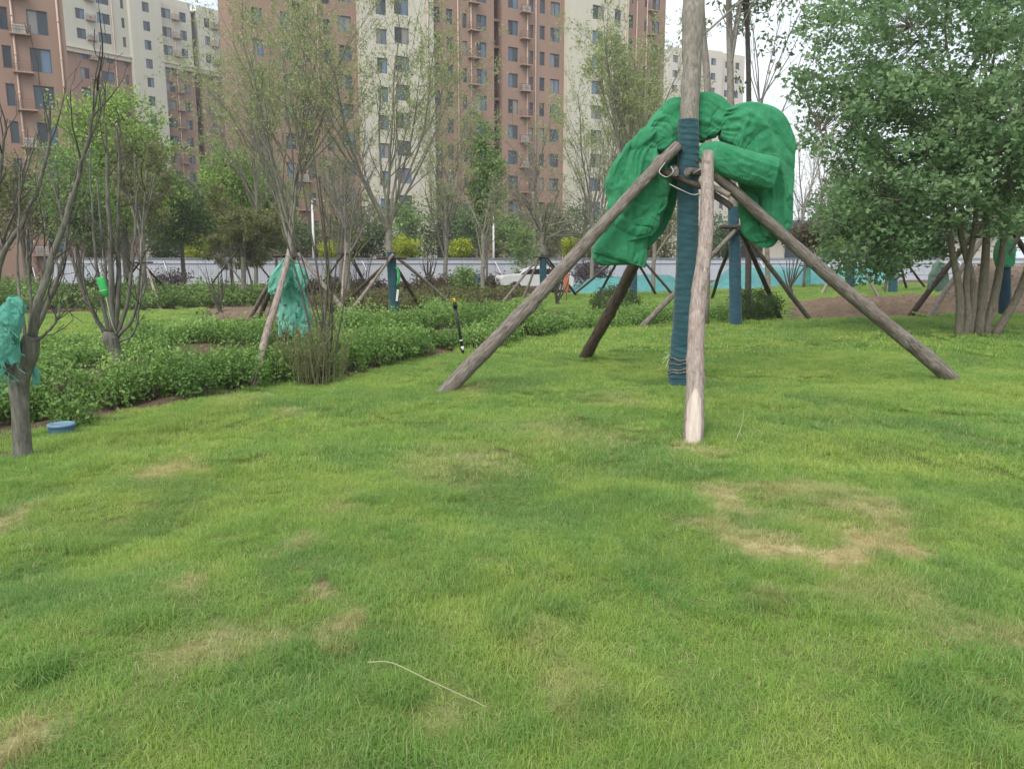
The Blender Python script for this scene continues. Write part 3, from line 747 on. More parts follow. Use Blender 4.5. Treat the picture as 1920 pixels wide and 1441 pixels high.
# ------------------------------------------------------------------ tree growing
def grow(rng, p, d, L, r, sp, lvl, out, anch):
    n = sp['seg'][lvl]; step = L / n; pts = [np.array(p, float)]; d = norm(d); dirs = [d]
    for i in range(n):
        d = norm(d + rng.normal(size=3) * sp['gn'][lvl] + np.array([0, 0, sp['up'][lvl]]))
        pts.append(pts[-1] + d * step); dirs.append(d)
    pts = np.array(pts); rad = np.linspace(r, max(r * sp['tp'][lvl], sp.get('rmin', .003)), n + 1)
    out.append((pts, rad, lvl))
    if lvl < len(sp['nch']):
        for k in range(sp['nch'][lvl]):
            t = rng.uniform(sp['st'][lvl], 1.0) if k else 1.0
            x = t * n; i = min(int(x), n - 1); q = pts[i] + (pts[i + 1] - pts[i]) * (x - i); dd = dirs[i]
            s = norm(cross3(dd, rng.normal(size=3))); an = math.radians(sp['an'][lvl]) * rng.uniform(.6, 1.3)
            nd = dd * math.cos(an) + s * math.sin(an)
            rr = rad[min(i + 1, n)]
            grow(rng, q, nd, L * sp['lr'][lvl] * rng.uniform(.7, 1.15) * (1.15 - .4 * t), rr * sp['rr'][lvl], sp, lvl + 1, out, anch)
    if lvl >= sp['ll']:
        m = sp['nl'][lvl]
        if m:
            tt = rng.uniform(.25, 1, m) * n; ii = np.minimum(tt.astype(int), n - 1)
            anch.append(pts[ii] + (pts[ii + 1] - pts[ii]) * (tt - ii)[:, None] + rng.normal(0, sp.get('ls', .03), (m, 3)))
def branch_mesh(out, sides=(8, 6, 4, 3, 3)):
    mb = MB()
    for lv in sorted({o[2] for o in out}): tubes(mb, [(o[0], o[1]) for o in out if o[2] == lv], sides[min(lv, 4)])
    return mb
def lift(o, loc):
    """move mesh data (in world coordinates) so that the object's thing may stand at loc"""
    o.data.transform(Matrix.Translation(-Vector(loc)))

def sparse_tree(name, label, base, trunk_pts, trunk_r, crown_base_i, spec, nlimb, Llimb, leafmat, leafsize, seed, group=None, wrap=None, bark='twig', aspect=.35, spread=28, cat='tree', lift_leaf=0.0):
    rng = np.random.default_rng(seed)
    par = thing(name, label, cat, tuple(base), 0, group)
    tp = np.asarray(trunk_pts, float) - base
    k = 24; tps = spline(tp, k); tr = np.interp(np.linspace(0, 1, k), np.linspace(0, 1, len(trunk_r)), trunk_r)
    MB().tube(tps, tr, 12).build('trunk', M[bark], par)
    out, anch = [], []
    i0 = int(crown_base_i * (k - 1))
    for q in range(nlimb):
        i = k - 1 if q < 2 else rng.integers(i0, k)
        az = 2 * math.pi * (q * .382 + rng.uniform(-.08, .08)); an = math.radians(spread * rng.uniform(.35, 1.25))
        d = np.array([math.sin(an) * math.cos(az), math.sin(an) * math.sin(az), math.cos(an)])
        grow(rng, tps[i], d, Llimb * rng.uniform(.7, 1.1), tr[i] * .5, spec, 0, out, anch)
    branch_mesh(out, (6, 4, 3, 3, 3)).build('branches', M[bark], par)
    if anch:
        mb = MB(); leaves(mb, np.concatenate(anch), leafsize, rng, aspect, droop=.8)
        mb.build('foliage', M[leafmat], par, False)
    return par

def crown_tree(name, label, base, stems, stem_r, ells, n_att, per, leafmat, leafsize, seed, group=None, bark='trunk', sigma=.28, shape=DIAMOND, aspect=.55, up=.3, limbs=14, cat='tree', sides=8, gap=.0, hollow=.35):
    """stems: list of polylines; ells: list of (centre, radii, weight); leaf sprays gather round attractor points"""
    rng = np.random.default_rng(seed)
    base = np.asarray(base, float)
    par = thing(name, label, cat, tuple(base), 0, group)
    tm = MB(); nodes = []
    for s in stems:
        q = spline(np.asarray(s, float) - base, 16); tm.tube(q, np.linspace(stem_r, stem_r * .35, 16) * rng.uniform(.85, 1.1), sides)
        nodes.append(q[6:])
    tm.build('trunk', M[bark], par)
    nodes = np.concatenate(nodes)
    w = np.array([e[2] for e in ells], float); w /= w.sum()
    def sample(n, h=hollow):
        idx = rng.choice(len(ells), n, p=w); d = rng.normal(size=(n, 3)); d /= np.linalg.norm(d, axis=1, keepdims=True)
        r = rng.uniform(h ** 3, 1, n) ** (1 / 3)
        r *= .82 + .36 * vnoise(d[:, 0] * 2.3 + idx * 7, d[:, 1] * 2.3, d[:, 2] * 2.3, seed)
        C = np.array([ells[i][0] for i in idx], float) - base; R = np.array([ells[i][1] for i in idx], float)
        return C + d * R * r[:, None]
    bm = MB(); lim_nodes = []
    for q in sample(limbs, .3):
        s = nodes[np.argmin(np.linalg.norm(nodes - q, axis=1) + np.maximum(0, nodes[:, 2] - q[2] + .2) * 1.5)]
        mid = (s + q) / 2 + rng.normal(0, .12, 3) * np.linalg.norm(q - s); pth = spline([s, mid, q], 8)
        bm.tube(pth, np.linspace(stem_r * .34, stem_r * .10, 8), 5, cap=False); lim_nodes.append(pth[2:])
    ln = np.concatenate(lim_nodes + [nodes[len(nodes) // 3:]])
    att = sample(n_att)
    if gap: att = att[vnoise(att[:, 0] * .9, att[:, 1] * .9, att[:, 2] * .9, seed + 3) > gap]
    tw = []
    for q in att:
        s = ln[np.argmin(np.sum((ln - q) ** 2, axis=1))]
        mid = (s + q) / 2 + rng.normal(0, .1, 3) * np.linalg.norm(q - s)
        tw.append((np.array([s, mid, q]), np.array([.10, .06, .025]) * stem_r))
    tubes(bm, tw, 3)
    bm.build('branches', M[bark], par)
    n = len(att) * per
    off = rng.normal(0, 1, (n, 3)) * np.array([sigma, sigma, sigma * .62])
    pts = np.repeat(att, per, 0) + off
    tone = np.repeat(np.clip(rng.normal(.45, .2, len(att)), 0, 1), per)
    lm = MB(); leaves(lm, pts, leafsize, rng, aspect, shape, up, var=tone)
    lm.build('foliage', M[leafmat], par, False)
    return par

# ------------------------------------------------------------------ poles, wraps, support frames
def pole(name, p0, p1, r0, r1, mat, parent, seed=0, n=14, rings=40, knots=5):
    """a rough log along its own z axis"""
    rng = np.random.default_rng(seed + 100)
    p0 = np.asarray(p0, float); p1 = np.asarray(p1, float); L = np.linalg.norm(p1 - p0)
    z = np.linspace(0, L, rings); r = np.linspace(r0, r1, rings)
    a1, a2 = rng.uniform(0, 6.28, 2)
    cx = r0 * (.30 * np.sin(z / L * 4 + a1) + .14 * np.sin(z / L * 11 + a2)) * np.sin(z / L * math.pi) ** .5; cy = .2 * r0 * np.sin(z / L * 6 + a2) * np.sin(z / L * math.pi) ** .5
    th = np.arange(n) * 2 * math.pi / n
    rr = r[:, None] * (1 + .07 * (vnoise(np.cos(th)[None] * 1.5 + 5, np.sin(th)[None] * 1.5 + 5, z[:, None] * 4, seed) - .5) * 2
                       + .04 * (vnoise(np.cos(th)[None] * 4, np.sin(th)[None] * 4, z[:, None] * 14, seed + 1) - .5) * 2)
    for _ in range(knots):
        zk, tk = rng.uniform(.05, .95) * L, rng.uniform(0, 6.28)
        dz = (z[:, None] - zk) / (r0 * .6); dt = np.angle(np.exp(1j * (th[None] - tk))) / .45
        rr = rr + r0 * rng.uniform(.15, .38) * np.exp(-dz ** 2 - dt ** 2)
    V = np.stack([cx[:, None] + rr * np.cos(th), cy[:, None] + rr * np.sin(th), np.repeat(z[:, None], n, 1)], -1).reshape(-1, 3)
    i = np.arange(rings - 1)[:, None] * n; j = np.arange(n)[None]; j2 = (j + 1) % n
    mb = MB().add(V, np.stack([i + j, i + j2, i + n + j2, i + n + j], -1).reshape(-1, 4))
    k = mb.n
    mb.add(np.vstack([V[:n], V[:n].mean(0, keepdims=True)]), [[(q + 1) % n, q, n] for q in range(n)])
    mb.add(np.vstack([V[-n:], V[-n:].mean(0, keepdims=True)]), [[q, (q + 1) % n, n] for q in range(n)])
    o = mb.build(name, mat, None)
    q = Vector(p1 - p0).to_track_quat('Z', 'Y')
    mtx = Matrix.Translation(Vector(p0)) @ q.to_matrix().to_4x4()
    o.matrix_world = mtx
    if parent is not None:
        o.parent = parent
        o.matrix_parent_inverse = Matrix.Identity(4)
        o.matrix_basis = parent_matrix(parent).inverted() @ mtx
    return o
def wrapped(name, pts, rad, mat, parent, base, seed=0, rings=150, n=30, pitch=.075, amp=.05):
    """cloth strip wound round a trunk: overlapping bands and puckers"""
    q = spline(np.asarray(pts, float) - base, rings); r = np.interp(np.linspace(0, 1, rings), np.linspace(0, 1, len(rad)), rad)
    z = np.concatenate([[0], np.cumsum(np.linalg.norm(np.diff(q, axis=0), axis=1))])
    th = np.arange(n) * 2 * math.pi / n
    ph = (z[:, None] / pitch + th[None] / (2 * math.pi) + .35 * vnoise(np.cos(th)[None] * 1.2, np.sin(th)[None] * 1.2, z[:, None] * 5, seed) + 1.5 * vnoise(z[:, None] * 2.2, np.cos(th)[None] * .4, 0, seed + 21)) % 1.0
    saw = (1 - ph) ** 2
    pk = vnoise(np.cos(th)[None] * 1.6 + 9, np.sin(th)[None] * 1.6, z[:, None] * 30, seed + 5); puck = .5 - np.abs(2 * pk - 1)
    bulge = vnoise(np.cos(th)[None] * 1.2 + 3, np.sin(th)[None] * 1.2, z[:, None] * 6, seed + 8) - .5
    rr = r[:, None] * (1 + amp * saw * (.3 + 1.2 * vnoise(np.cos(th)[None], np.sin(th)[None], z[:, None] * 9, seed + 3)) + .05 * puck + .06 * bulge)
    V = (q[:, None] + np.stack([rr * np.cos(th), rr * np.sin(th), .012 * puck], -1)).reshape(-1, 3)
    i = np.arange(rings - 1)[:, None] * n; j = np.arange(n)[None]; j2 = (j + 1) % n
    return MB().add(V, np.stack([i + j, i + j2, i + n + j2, i + n + j], -1).reshape(-1, 4)).build(name, mat, parent)

def loft(stations, nr=120, nt=64, folds=.03, fold_k=7.0, seed=0, fine=.005, boxy=.48, caps=(1, 1), ragged=0.0, slant=0.0):
    """folded cloth: stations (px, py, half width px, thickness m, Y); flattened rings square to the path,
    folds (metres) run along the path, creases cross them; ragged > 0 tears the far end"""
    st = spline(np.array(stations, float), nr)
    pc = np.array([P(a, b, y) for a, b, _, _, y in st])
    hwm = np.maximum(.004, np.array([w * y / F_PX * 1.02 for _, _, w, _, y in st])); thk = np.maximum(.003, st[:, 3])
    tg = np.gradient(pc, axis=0); tg /= np.linalg.norm(tg, axis=1, keepdims=True)
    for _ in range(6): tg[1:-1] = (tg[:-2] + tg[1:-1] * 2 + tg[2:]) / 4
    tg /= np.linalg.norm(tg, axis=1, keepdims=True)
    a = np.cross(tg, np.array([0, 1.0, 0])); a /= np.linalg.norm(a, axis=1, keepdims=True); b = np.cross(a, tg)
    s = np.concatenate([[0], np.cumsum(np.linalg.norm(np.diff(pc, axis=0), axis=1))])
    th = np.arange(nt) * 2 * math.pi / nt
    cs, sn = np.cos(th)[None], np.sin(th)[None]
    c_ = np.sign(cs) * np.abs(cs) ** .8; s_ = np.sign(sn) * np.abs(sn) ** boxy
    rel = hwm / hwm.max()
    U = c_ * (hwm[:, None] * .45 + hwm.max() * .55)           # folds crowd together where the cloth is gathered
    S = np.repeat(s[:, None], nt, 1); side = np.where(sn > 0, 37.0, 0.0) + 0 * S
    wu = .10 * (vnoise(S * 3.1 + side, U * 2.0, 0, seed) - .5) * 2; ws = .25 * (vnoise(S * 2.0, U * 2.6 + side, 3, seed + 9) - .5) * 2
    def rdg(fu, fs, sd, pw=1.4):
        n = vnoise((U + wu) * fu + side, (S + ws) * fs, 0, sd); return (1 - np.abs(2 * n - 1)) ** pw
    big = rdg(fold_k, 1.5, seed + 1) - .45; mid = rdg(fold_k * 2.3, 3.2, seed + 2, 2.0) - .35; sml = rdg(fold_k * 5.0, 9.0, seed + 3, 2.5) - .3
    crs = rdg(3.0, 9.0, seed + 4, 5.0)
    D = folds * (big * 1.1 + mid * .55) + fine * 1.6 * sml - folds * .45 * crs
    env = np.minimum(1, np.minimum(np.arange(nr), np.arange(nr)[::-1])[:, None] / 6.0) * .8 + .2
    D = D * env * np.clip(.35 + .65 * np.abs(sn), 0, 1) * np.minimum(1, thk[:, None] / .06 + .25)
    edge = folds * .5 * (vnoise(S * 7.0, side, 0, seed + 6) - .5) * 2 * np.abs(cs) * env
    V = pc[:, None] + ((hwm[:, None] * c_) + edge * np.sign(cs))[..., None] * a[:, None] + (thk[:, None] * s_ + D * np.sign(sn))[..., None] * b[:, None]
    if slant: V = V + (np.clip((s / s[-1] - .6) / .4, 0, 1)[:, None] * c_ * slant)[..., None] * tg[:, None]
    V = V.reshape(-1, 3)
    i = np.arange(nr - 1)[:, None] * nt; j = np.arange(nt)[None]; j2 = (j + 1) % nt
    F = np.stack([i + j, i + j2, i + nt + j2, i + nt + j], -1)
    if ragged:
        lim = 1 - ragged * vnoise(U[:-1] * 26 + side[:-1], S[:-1] * 5, 0, seed + 12) ** 1.2
        holes = vnoise(U[:-1] * 22 + side[:-1], S[:-1] * 16, 0, seed + 13) > .80
        keep = ((s[:-1, None] / s[-1]) < lim) & ~holes
        F = F[keep]
    mb = MB().add(V, F.reshape(-1, 4))
    for blk, c, flip, on in ((V[:nt], pc[0], 1, caps[0]), (V[-nt:], pc[-1], 0, caps[1] and not ragged)):
        if on: mb.add(np.vstack([blk, c[None]]), [[(q + 1) % nt, q, nt] if flip else [q, (q + 1) % nt, nt] for q in range(nt)])
    return mb

# ================================================================== the main propped tree
B1 = G(1277, 722)
Y1 = B1[1]
tpt = [B1 - [0, 0, .1], P(1280, 660, Y1), P(1288, 500, Y1), P(1290, 330, Y1), P(1292, 230, Y1), P(1297, 120, Y1), P(1300, 20, Y1), P(1304, -120, Y1 + .1), P(1300, -300, Y1 + .2)]
def hwpx(w): return w * Y1 / F_PX
main_tree = thing('propped_tree', 'large grey tree trunk wrapped in blue cloth, propped by four logs', 'tree', tuple(B1))
TB = B1.copy()
q_ = spline(np.array(tpt) - TB, 90); r_ = np.interp(np.linspace(0, 1, 90), np.linspace(0, 1, 9), [hwpx(24), hwpx(21), hwpx(18), hwpx(17), hwpx(16.8), hwpx(16.5), hwpx(19), hwpx(14), hwpx(11)])
V, Fq, Ft = tube(q_, r_, 28)
nzv = (vnoise(V[:, 0] * 26, V[:, 1] * 26, V[:, 2] * 5, 3) - .5) * .010 + (vnoise(V[:, 0] * 9, V[:, 1] * 9, V[:, 2] * 9, 4) - .5) * .02
cen = np.repeat(q_, 28, 0); dv = V - cen; V = cen + dv * (1 + nzv / np.linalg.norm(dv, axis=1))[:, None]
MB().add(V, Fq).build('trunk', M['bark_grey'], main_tree)
spl = dict(seg=[8, 6, 5], gn=[.10, .14, .2], up=[.06, .06, .02], tp=[.45, .4, .3], nch=[6, 5], st=[.25, .2], an=[38, 42], lr=[.55, .5], rr=[.55, .5], ll=2, nl=[0, 0, 4], ls=.03)
o_, a_ = [], []
rg = np.random.default_rng(21)
fork = q_[66]
for (d, L, r, i) in [((.28, .1, 1), 3.6, hwpx(11), 66), ((-.55, .3, .8), 2.6, hwpx(7), 72), ((.5, -.3, 1), 2.8, hwpx(7), 80), ((-.3, -.4, 1), 2.8, hwpx(7), 86), ((.1, .5, 1), 3.0, hwpx(8), 88), ((.6, .1, .55), 1.7, hwpx(2.2), 60)]:
    grow(rg, q_[i], d, L, r, spl, 0, o_, a_)
branch_mesh(o_, (10, 6, 4)).build('branches', M['bark_grey'], main_tree)
mb = MB(); leaves(mb, np.concatenate(a_), .06, rg, .4, droop=.8); mb.build('foliage', M['lf_dark'], main_tree, False)
# bark scars at the fork
for (px, py, w, h) in [(1301, 60, 10, 9), (1299, 22, 8, 7)]:
    c = P(px, py, Y1) - TB + [0, -hwpx(16.5) * .97, 0]; th = np.linspace(-2.6, 2.6, 20)
    sc = MB(); sc.tube(np.stack([c[0] + hwpx(w) * np.sin(th * .5), c[1] + .03 * np.abs(np.sin(th * .5)), c[2] - hwpx(h) * (1 - np.cos(th * .5))], -1), np.full(20, hwpx(2.2)), 6)
    sc.build('branch_scar', M['trunk'], main_tree)
wrapped('trunk_wrap', [B1 - [0, 0, .02], P(1279, 690, Y1), P(1282, 640, Y1), P(1288, 500, Y1), P(1290, 330, Y1), P(1291, 226, Y1)], [hwpx(26.5), hwpx(25), hwpx(23), hwpx(19.5), hwpx(18.8), hwpx(18)], M['wrap'], main_tree, TB, seed=2, rings=330, n=44)
rp = MB()                                               # frayed rope round the foot of the wrap
for k, zc in enumerate((668, 676, 690, 699)):
    c = P(1280, zc, Y1) - TB; th = np.linspace(0, 2 * math.pi, 40)
    rr = hwpx(24.5 + .07 * (zc - 668))
    rp.tube(np.stack([c[0] + rr * 1.04 * np.cos(th), c[1] + rr * 1.04 * np.sin(th), c[2] + .03 * np.sin(th + k) + .008 * np.sin(7 * th)], -1), np.full(40, .009), 6)
rp.build('rope', M['bark'], main_tree)
mb = MB()
c = P(1257, 672, Y1) - TB
for k in range(9):
    e = rg.normal(0, 1, 3) * [.04, .03, .05] + [-.04, -.03, 0]
    mb.tube(spline([c, c + e * .6 + [0, 0, .03], c + e * 1.3], 7), .0035, 4)
mb.build('frayed_cord', M['tag_line'], main_tree)

frame = thing('log_support_frame', 'four thick log props and crossbars tied round the blue wrapped trunk', 'tree support', tuple(B1))
gA, gB, gC, gD = G(836, 737), G(1298, 832), G(1787, 714), G(1094, 672)
pole('prop_log', gA - [.06, 0, .05], P(1272, 272, Y1 - .10), .092, .062, M['bark'], frame, 1, 20, 90, 8)
pB = pole('prop_log', gB - [0, .05, .05], P(1327, 290, Y1 - .22), .083, .066, M['bark_stripped'], frame, 2, 40, 300, 6)
bv = np.array([v.co[:] for v in pB.data.vertices]); mw = np.array(pB.matrix_basis)[:3, :3]
nrm = np.stack([bv[:, 0], bv[:, 1], 0 * bv[:, 0]], -1) @ mw.T; ang_ = np.arctan2(nrm[:, 0], -nrm[:, 1]); tz = bv[:, 2] / bv[:, 2].max()
mk = np.zeros(len(bv))
for (t0, t1, a0, a1) in [(-.05, .165, -1.5, .75), (.50, .55, -.15, .8), (.235, .25, .2, .6), (.70, .715, -.7, -.2)]:
    q = np.minimum(np.minimum((tz - t0) / .02, (t1 - .035 * np.abs(ang_ + .35) - tz) / .03), np.minimum((ang_ - a0) / .25, (a1 - ang_) / .25)); mk = np.maximum(mk, np.clip(q * .5 + .3, 0, 1))
pB.data.attributes['var'].data.foreach_set('value', mk.astype(np.float32))
pB['label'] = 'pale prop log with bark stripped at the foot'
pole('prop_log', gC + [.05, 0, -.05], P(1338, 325, Y1 - .05), .092, .060, M['bark'], frame, 3, 20, 90, 9)
pole('prop_log', gD + [0, .05, -.05], P(1292, 300, Y1 + .2), .088, .062, M['bark_dark'], frame, 4, 18, 70, 7)
for (a, b, r, m) in [(P(1186, 303, Y1 + .05), P(1322, 352, Y1 - .28), .036, 'bark_dark'), (P(1288, 322, Y1 - .26), P(1350, 322, Y1 + .35), .042, 'bark'), (P(1306, 338, Y1 + .25), P(1372, 389, Y1 + .1), .040, 'bark'),
                     (P(1262, 312, Y1 + .28), P(1368, 367, Y1 - .12), .036, 'bark_pale'), (P(1266, 324, Y1 - .34), P(1262, 315, Y1 + .34), .040, 'bark')]:
    pole('crossbar', a, b, r, r * .92, M[m], frame, int(r * 1e4) + int(a[0] * 100) % 7, 14, 26, 4)
def wire(pxs, r=.005, mat='wire', par=frame, base=TB):
    pts = np.array([P(*q) for q in pxs]) - base
    MB().tube(spline(pts, 28), r, 5).build('wire_tie', M[mat], par)
wire([(1247, 305, Y1 - .2), (1236, 322, Y1 - .24), (1250, 332, Y1 - .3), (1262, 322, Y1 - .36), (1258, 312, Y1 - .3)])
wire([(1255, 345, Y1 - .2), (1275, 355, Y1 - .26), (1300, 365, Y1 - .26), (1318, 360, Y1 - .3)], .006)
wire([(1331, 310, Y1 - .3), (1338, 318, Y1 - .28), (1334, 328, Y1 - .3), (1322, 330, Y1 - .34)])
wire([(1300, 325, Y1 - .3), (1312, 318, Y1 - .36), (1326, 316, Y1 - .36), (1336, 322, Y1 - .28)])
# green net bundles
nb1 = thing('green_net_bundle', 'bright green net bundle hanging left of the wrapped trunk behind a log', 'net', tuple(P(1190, 340, Y1)))
c0 = np.array(nb1.location)
yb = Y1 + .16
for nm, s, fo, sd, cp, kw in [
    ('collar', [(1294, 236, 38, .08, yb + .04), (1274, 238, 48, .11, yb), (1254, 248, 42, .12, yb), (1232, 258, 31, .10, yb - .04), (1214, 266, 20, .07, yb - .08), (1200, 272, 13, .05, yb - .08)], .045, 11, (1, 1), {}),
    ('drape', [(1222, 264, 10, .05, yb - .08), (1206, 280, 24, .09, yb - .08), (1196, 306, 42, .12, yb - .06), (1190, 340, 50, .12, yb - .06), (1184, 385, 43, .12, yb - .05), (1174, 425, 43, .12, yb - .05), (1166, 456, 48, .14, yb - .05), (1162, 478, 51, .15, yb - .05), (1160, 487, 50, .14, yb - .05)], .055, 12, (1, 0), dict(slant=.03)),
    ('front_flap', [(1224, 268, 9, .06, yb - .12), (1212, 292, 30, .12, yb - .11), (1210, 335, 44, .155, yb - .08), (1208, 380, 37, .15, yb - .07), (1200, 420, 34, .15, yb - .06), (1192, 448, 28, .15, yb - .06)], .05, 22, (1, 0), dict(slant=-.10)),
    ('hem_lining', [(1164, 462, 40, .10, yb - .04), (1161, 478, 47, .12, yb - .04), (1160, 492, 43, .12, yb - .04), (1160, 497, 20, .06, yb - .04)], .03, 25, (1, 1), {}),
    ('back_flap', [(1272, 292, 12, .03, yb + .1), (1258, 336, 22, .04, yb + .12), (1240, 388, 22, .04, yb + .1), (1222, 430, 17, .03, yb + .06), (1206, 462, 8, .02, yb + .04)], .05, 13, (1, 1), {}),
    ('knot', [(1228, 244, 5, .03, yb - .14), (1214, 250, 12, .05, yb - .18), (1202, 262, 12, .05, yb - .2), (1196, 276, 9, .04, yb - .2), (1202, 290, 4, .03, yb - .18)], .03, 14, (1, 1), {})]:
    mb = loft(s, 110 if nm != 'knot' else 40, 96 if nm != 'knot' else 40, fo, 6.5, sd, caps=cp, **kw)
    o = mb.build(nm, M['net'], nb1); lift(o, c0)
nb2 = thing('green_net_bundle', 'bulging bright green net bundle hanging right of the wrapped trunk', 'net', tuple(P(1410, 300, Y1)))
c0 = np.array(nb2.location)
for nm, s, fo, sd, cp, kw in [
    ('collar', [(1294, 226, 30, .08, yb + .04), (1310, 221, 42, .12, yb), (1332, 222, 43, .13, yb), (1348, 230, 34, .11, yb - .04), (1358, 238, 23, .08, yb - .06)], .04, 31, (1, 1), {}),
    ('drape', [(1350, 238, 20, .07, yb - .06), (1366, 238, 36, .13, yb - .06), (1390, 242, 48, .17, yb - .06), (1416, 262, 60, .18, yb - .06), (1432, 298, 60, .17, yb - .06), (1450, 345, 36, .14, yb - .02), (1455, 390, 27, .10, yb), (1452, 425, 25, .08, yb), (1446, 446, 16, .05, yb)], .05, 32, (1, 1), {}),
    ('under_drape', [(1396, 322, 14, .05, yb + .07), (1412, 352, 30, .08, yb + .07), (1424, 395, 38, .09, yb + .07), (1430, 430, 36, .08, yb + .07), (1432, 452, 24, .06, yb + .07), (1430, 464, 8, .03, yb + .07)], .05, 34, (1, 1), {}),
    ('roll', [(1314, 276, 9, .05, yb - .14), (1330, 287, 23, .09, yb - .20), (1370, 304, 28, .11, yb - .25), (1410, 316, 29, .11, yb - .26), (1438, 323, 28, .11, yb - .25), (1450, 326, 28, .11, yb - .24)], .018, 33, (1, 0), dict(boxy=.9)),
    ('roll_lining', [(1449, 325, 25, .10, yb - .24), (1425, 320, 20, .08, yb - .24), (1400, 313, 12, .05, yb - .24)], .02, 35, (0, 1), dict(boxy=.9))]:
    mb = loft(s, 110 if nm in ('drape', 'roll') else 70, 100, fo, 6.0, sd, caps=cp, **kw)
    o = mb.build(nm, M['net'], nb2); lift(o, c0)

# ================================================================== hedges
def clump_template(rng, nsprig, per, R, H, ls):
    pts, bases = [], []
    for _ in range(nsprig):
        a = rng.uniform(0, 6.283); rr = math.sqrt(rng.uniform(0, 1)); el = rr * R
        top = H * (1 - .62 * rr ** 2.2) * rng.uniform(.66, 1.04) * (1.18 if rng.random() < .08 else 1)
        e = np.array([el * math.cos(a), el * math.sin(a), top]); b = e * [.45, .45, .25]
        d = norm(e - b + [0, 0, .1]); bases.append((b, e))
        tt = rng.uniform(-.22, .05, per)
        pts.append(e + d * tt[:, None] * .8 + rng.normal(0, ls * .55, (per, 3)))
    return np.concatenate(pts), bases
def hedge(name, label, poly, spacing, H, R, leaf, leafmat, seed, nsprig=46, per=9, group=None, up=.7, ntpl=6):
    rng = np.random.default_rng(seed); poly = np.array(poly)[:, :2]
    tpl = [clump_template(rng, nsprig, per, R, H, leaf) for _ in range(ntpl)]
    lo, hi = poly.min(0), poly.max(0)
    gx, gy = np.meshgrid(np.arange(lo[0], hi[0], spacing), np.arange(lo[1], hi[1], spacing))
    x = gx.ravel() + rng.uniform(-.4, .4, gx.size) * spacing; y = gy.ravel() + rng.uniform(-.4, .4, gx.size) * spacing
    ok = inpoly(x, y, poly) & (vnoise(x * .9, y * .9, 0, seed) > .30); x, y = x[ok], y[ok]
    c = np.array([x.mean(), y.mean(), 0.0]); c[2] = float(terr(c[0], c[1]))
    par = thing(name, label, 'hedge', tuple(c), 0, group)
    lm, sm = MB(), MB(); allp, tone, sts = [], [], []
    for px_, py_ in zip(x, y):
        pt, bs = tpl[rng.integers(ntpl)]; a = rng.uniform(0, 6.283); s = rng.uniform(.72, 1.2); ca, sa = math.cos(a), math.sin(a)
        s2 = s * (.50 + .90 * float(vnoise(px_ * .6, py_ * .6, 0, seed + 2)))
        Rm = np.array([[ca * s, -sa * s, 0], [sa * s, ca * s, 0], [0, 0, s2]]); o = np.array([px_, py_, float(terr(px_, py_))]) - c
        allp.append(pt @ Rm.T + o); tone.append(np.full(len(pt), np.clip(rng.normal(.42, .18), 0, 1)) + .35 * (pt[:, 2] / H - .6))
        for b, e in bs[::5]: sts.append((np.array([b * [.3, .3, 0], b, e]) @ Rm.T + o, [.006, .005, .002]))
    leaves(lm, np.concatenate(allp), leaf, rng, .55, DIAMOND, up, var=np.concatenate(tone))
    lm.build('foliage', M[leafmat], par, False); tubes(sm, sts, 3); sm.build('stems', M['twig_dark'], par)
    return par
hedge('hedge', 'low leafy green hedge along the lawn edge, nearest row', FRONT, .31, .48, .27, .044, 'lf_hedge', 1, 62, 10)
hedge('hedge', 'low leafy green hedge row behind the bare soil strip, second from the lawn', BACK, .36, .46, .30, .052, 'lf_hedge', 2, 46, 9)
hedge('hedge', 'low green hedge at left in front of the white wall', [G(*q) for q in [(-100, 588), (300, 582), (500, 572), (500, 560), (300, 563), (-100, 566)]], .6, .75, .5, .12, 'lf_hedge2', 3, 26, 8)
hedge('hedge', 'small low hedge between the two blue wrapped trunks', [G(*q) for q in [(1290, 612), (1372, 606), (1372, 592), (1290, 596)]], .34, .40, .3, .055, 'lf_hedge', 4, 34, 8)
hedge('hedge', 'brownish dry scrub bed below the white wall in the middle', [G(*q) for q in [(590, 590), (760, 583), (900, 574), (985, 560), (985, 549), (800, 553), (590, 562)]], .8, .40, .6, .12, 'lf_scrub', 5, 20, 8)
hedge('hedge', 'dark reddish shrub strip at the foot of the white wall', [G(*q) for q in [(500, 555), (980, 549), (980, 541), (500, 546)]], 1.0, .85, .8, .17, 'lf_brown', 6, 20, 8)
wd = MB(); rgw = np.random.default_rng(77)                # weeds and litter on the rough ground, uncountable
wp = []
for poly, n in ((SCRUB, 9000), (SCRUB2, 4000)):
    pl_ = np.array(poly)[:, :2]; lo, hi = pl_.min(0), pl_.max(0); x = rgw.uniform(lo[0], hi[0], n); y = rgw.uniform(lo[1], hi[1], n)
    ok = inpoly(x, y, pl_) & (vnoise(x * .7, y * .7, 0, 5) > .35); x, y = x[ok], y[ok]
    wp.append(np.stack([x, y, terr(x, y) + rgw.uniform(0, .16, len(x))], -1))
leaves(wd, np.concatenate(wp), .13, rgw, .4, up=.5)
o = wd.build('weeds', M['lf_scrub'], None, False); tag(o, 'patchy brown green weeds covering the rough soil before the wall', 'weeds', kind='stuff')

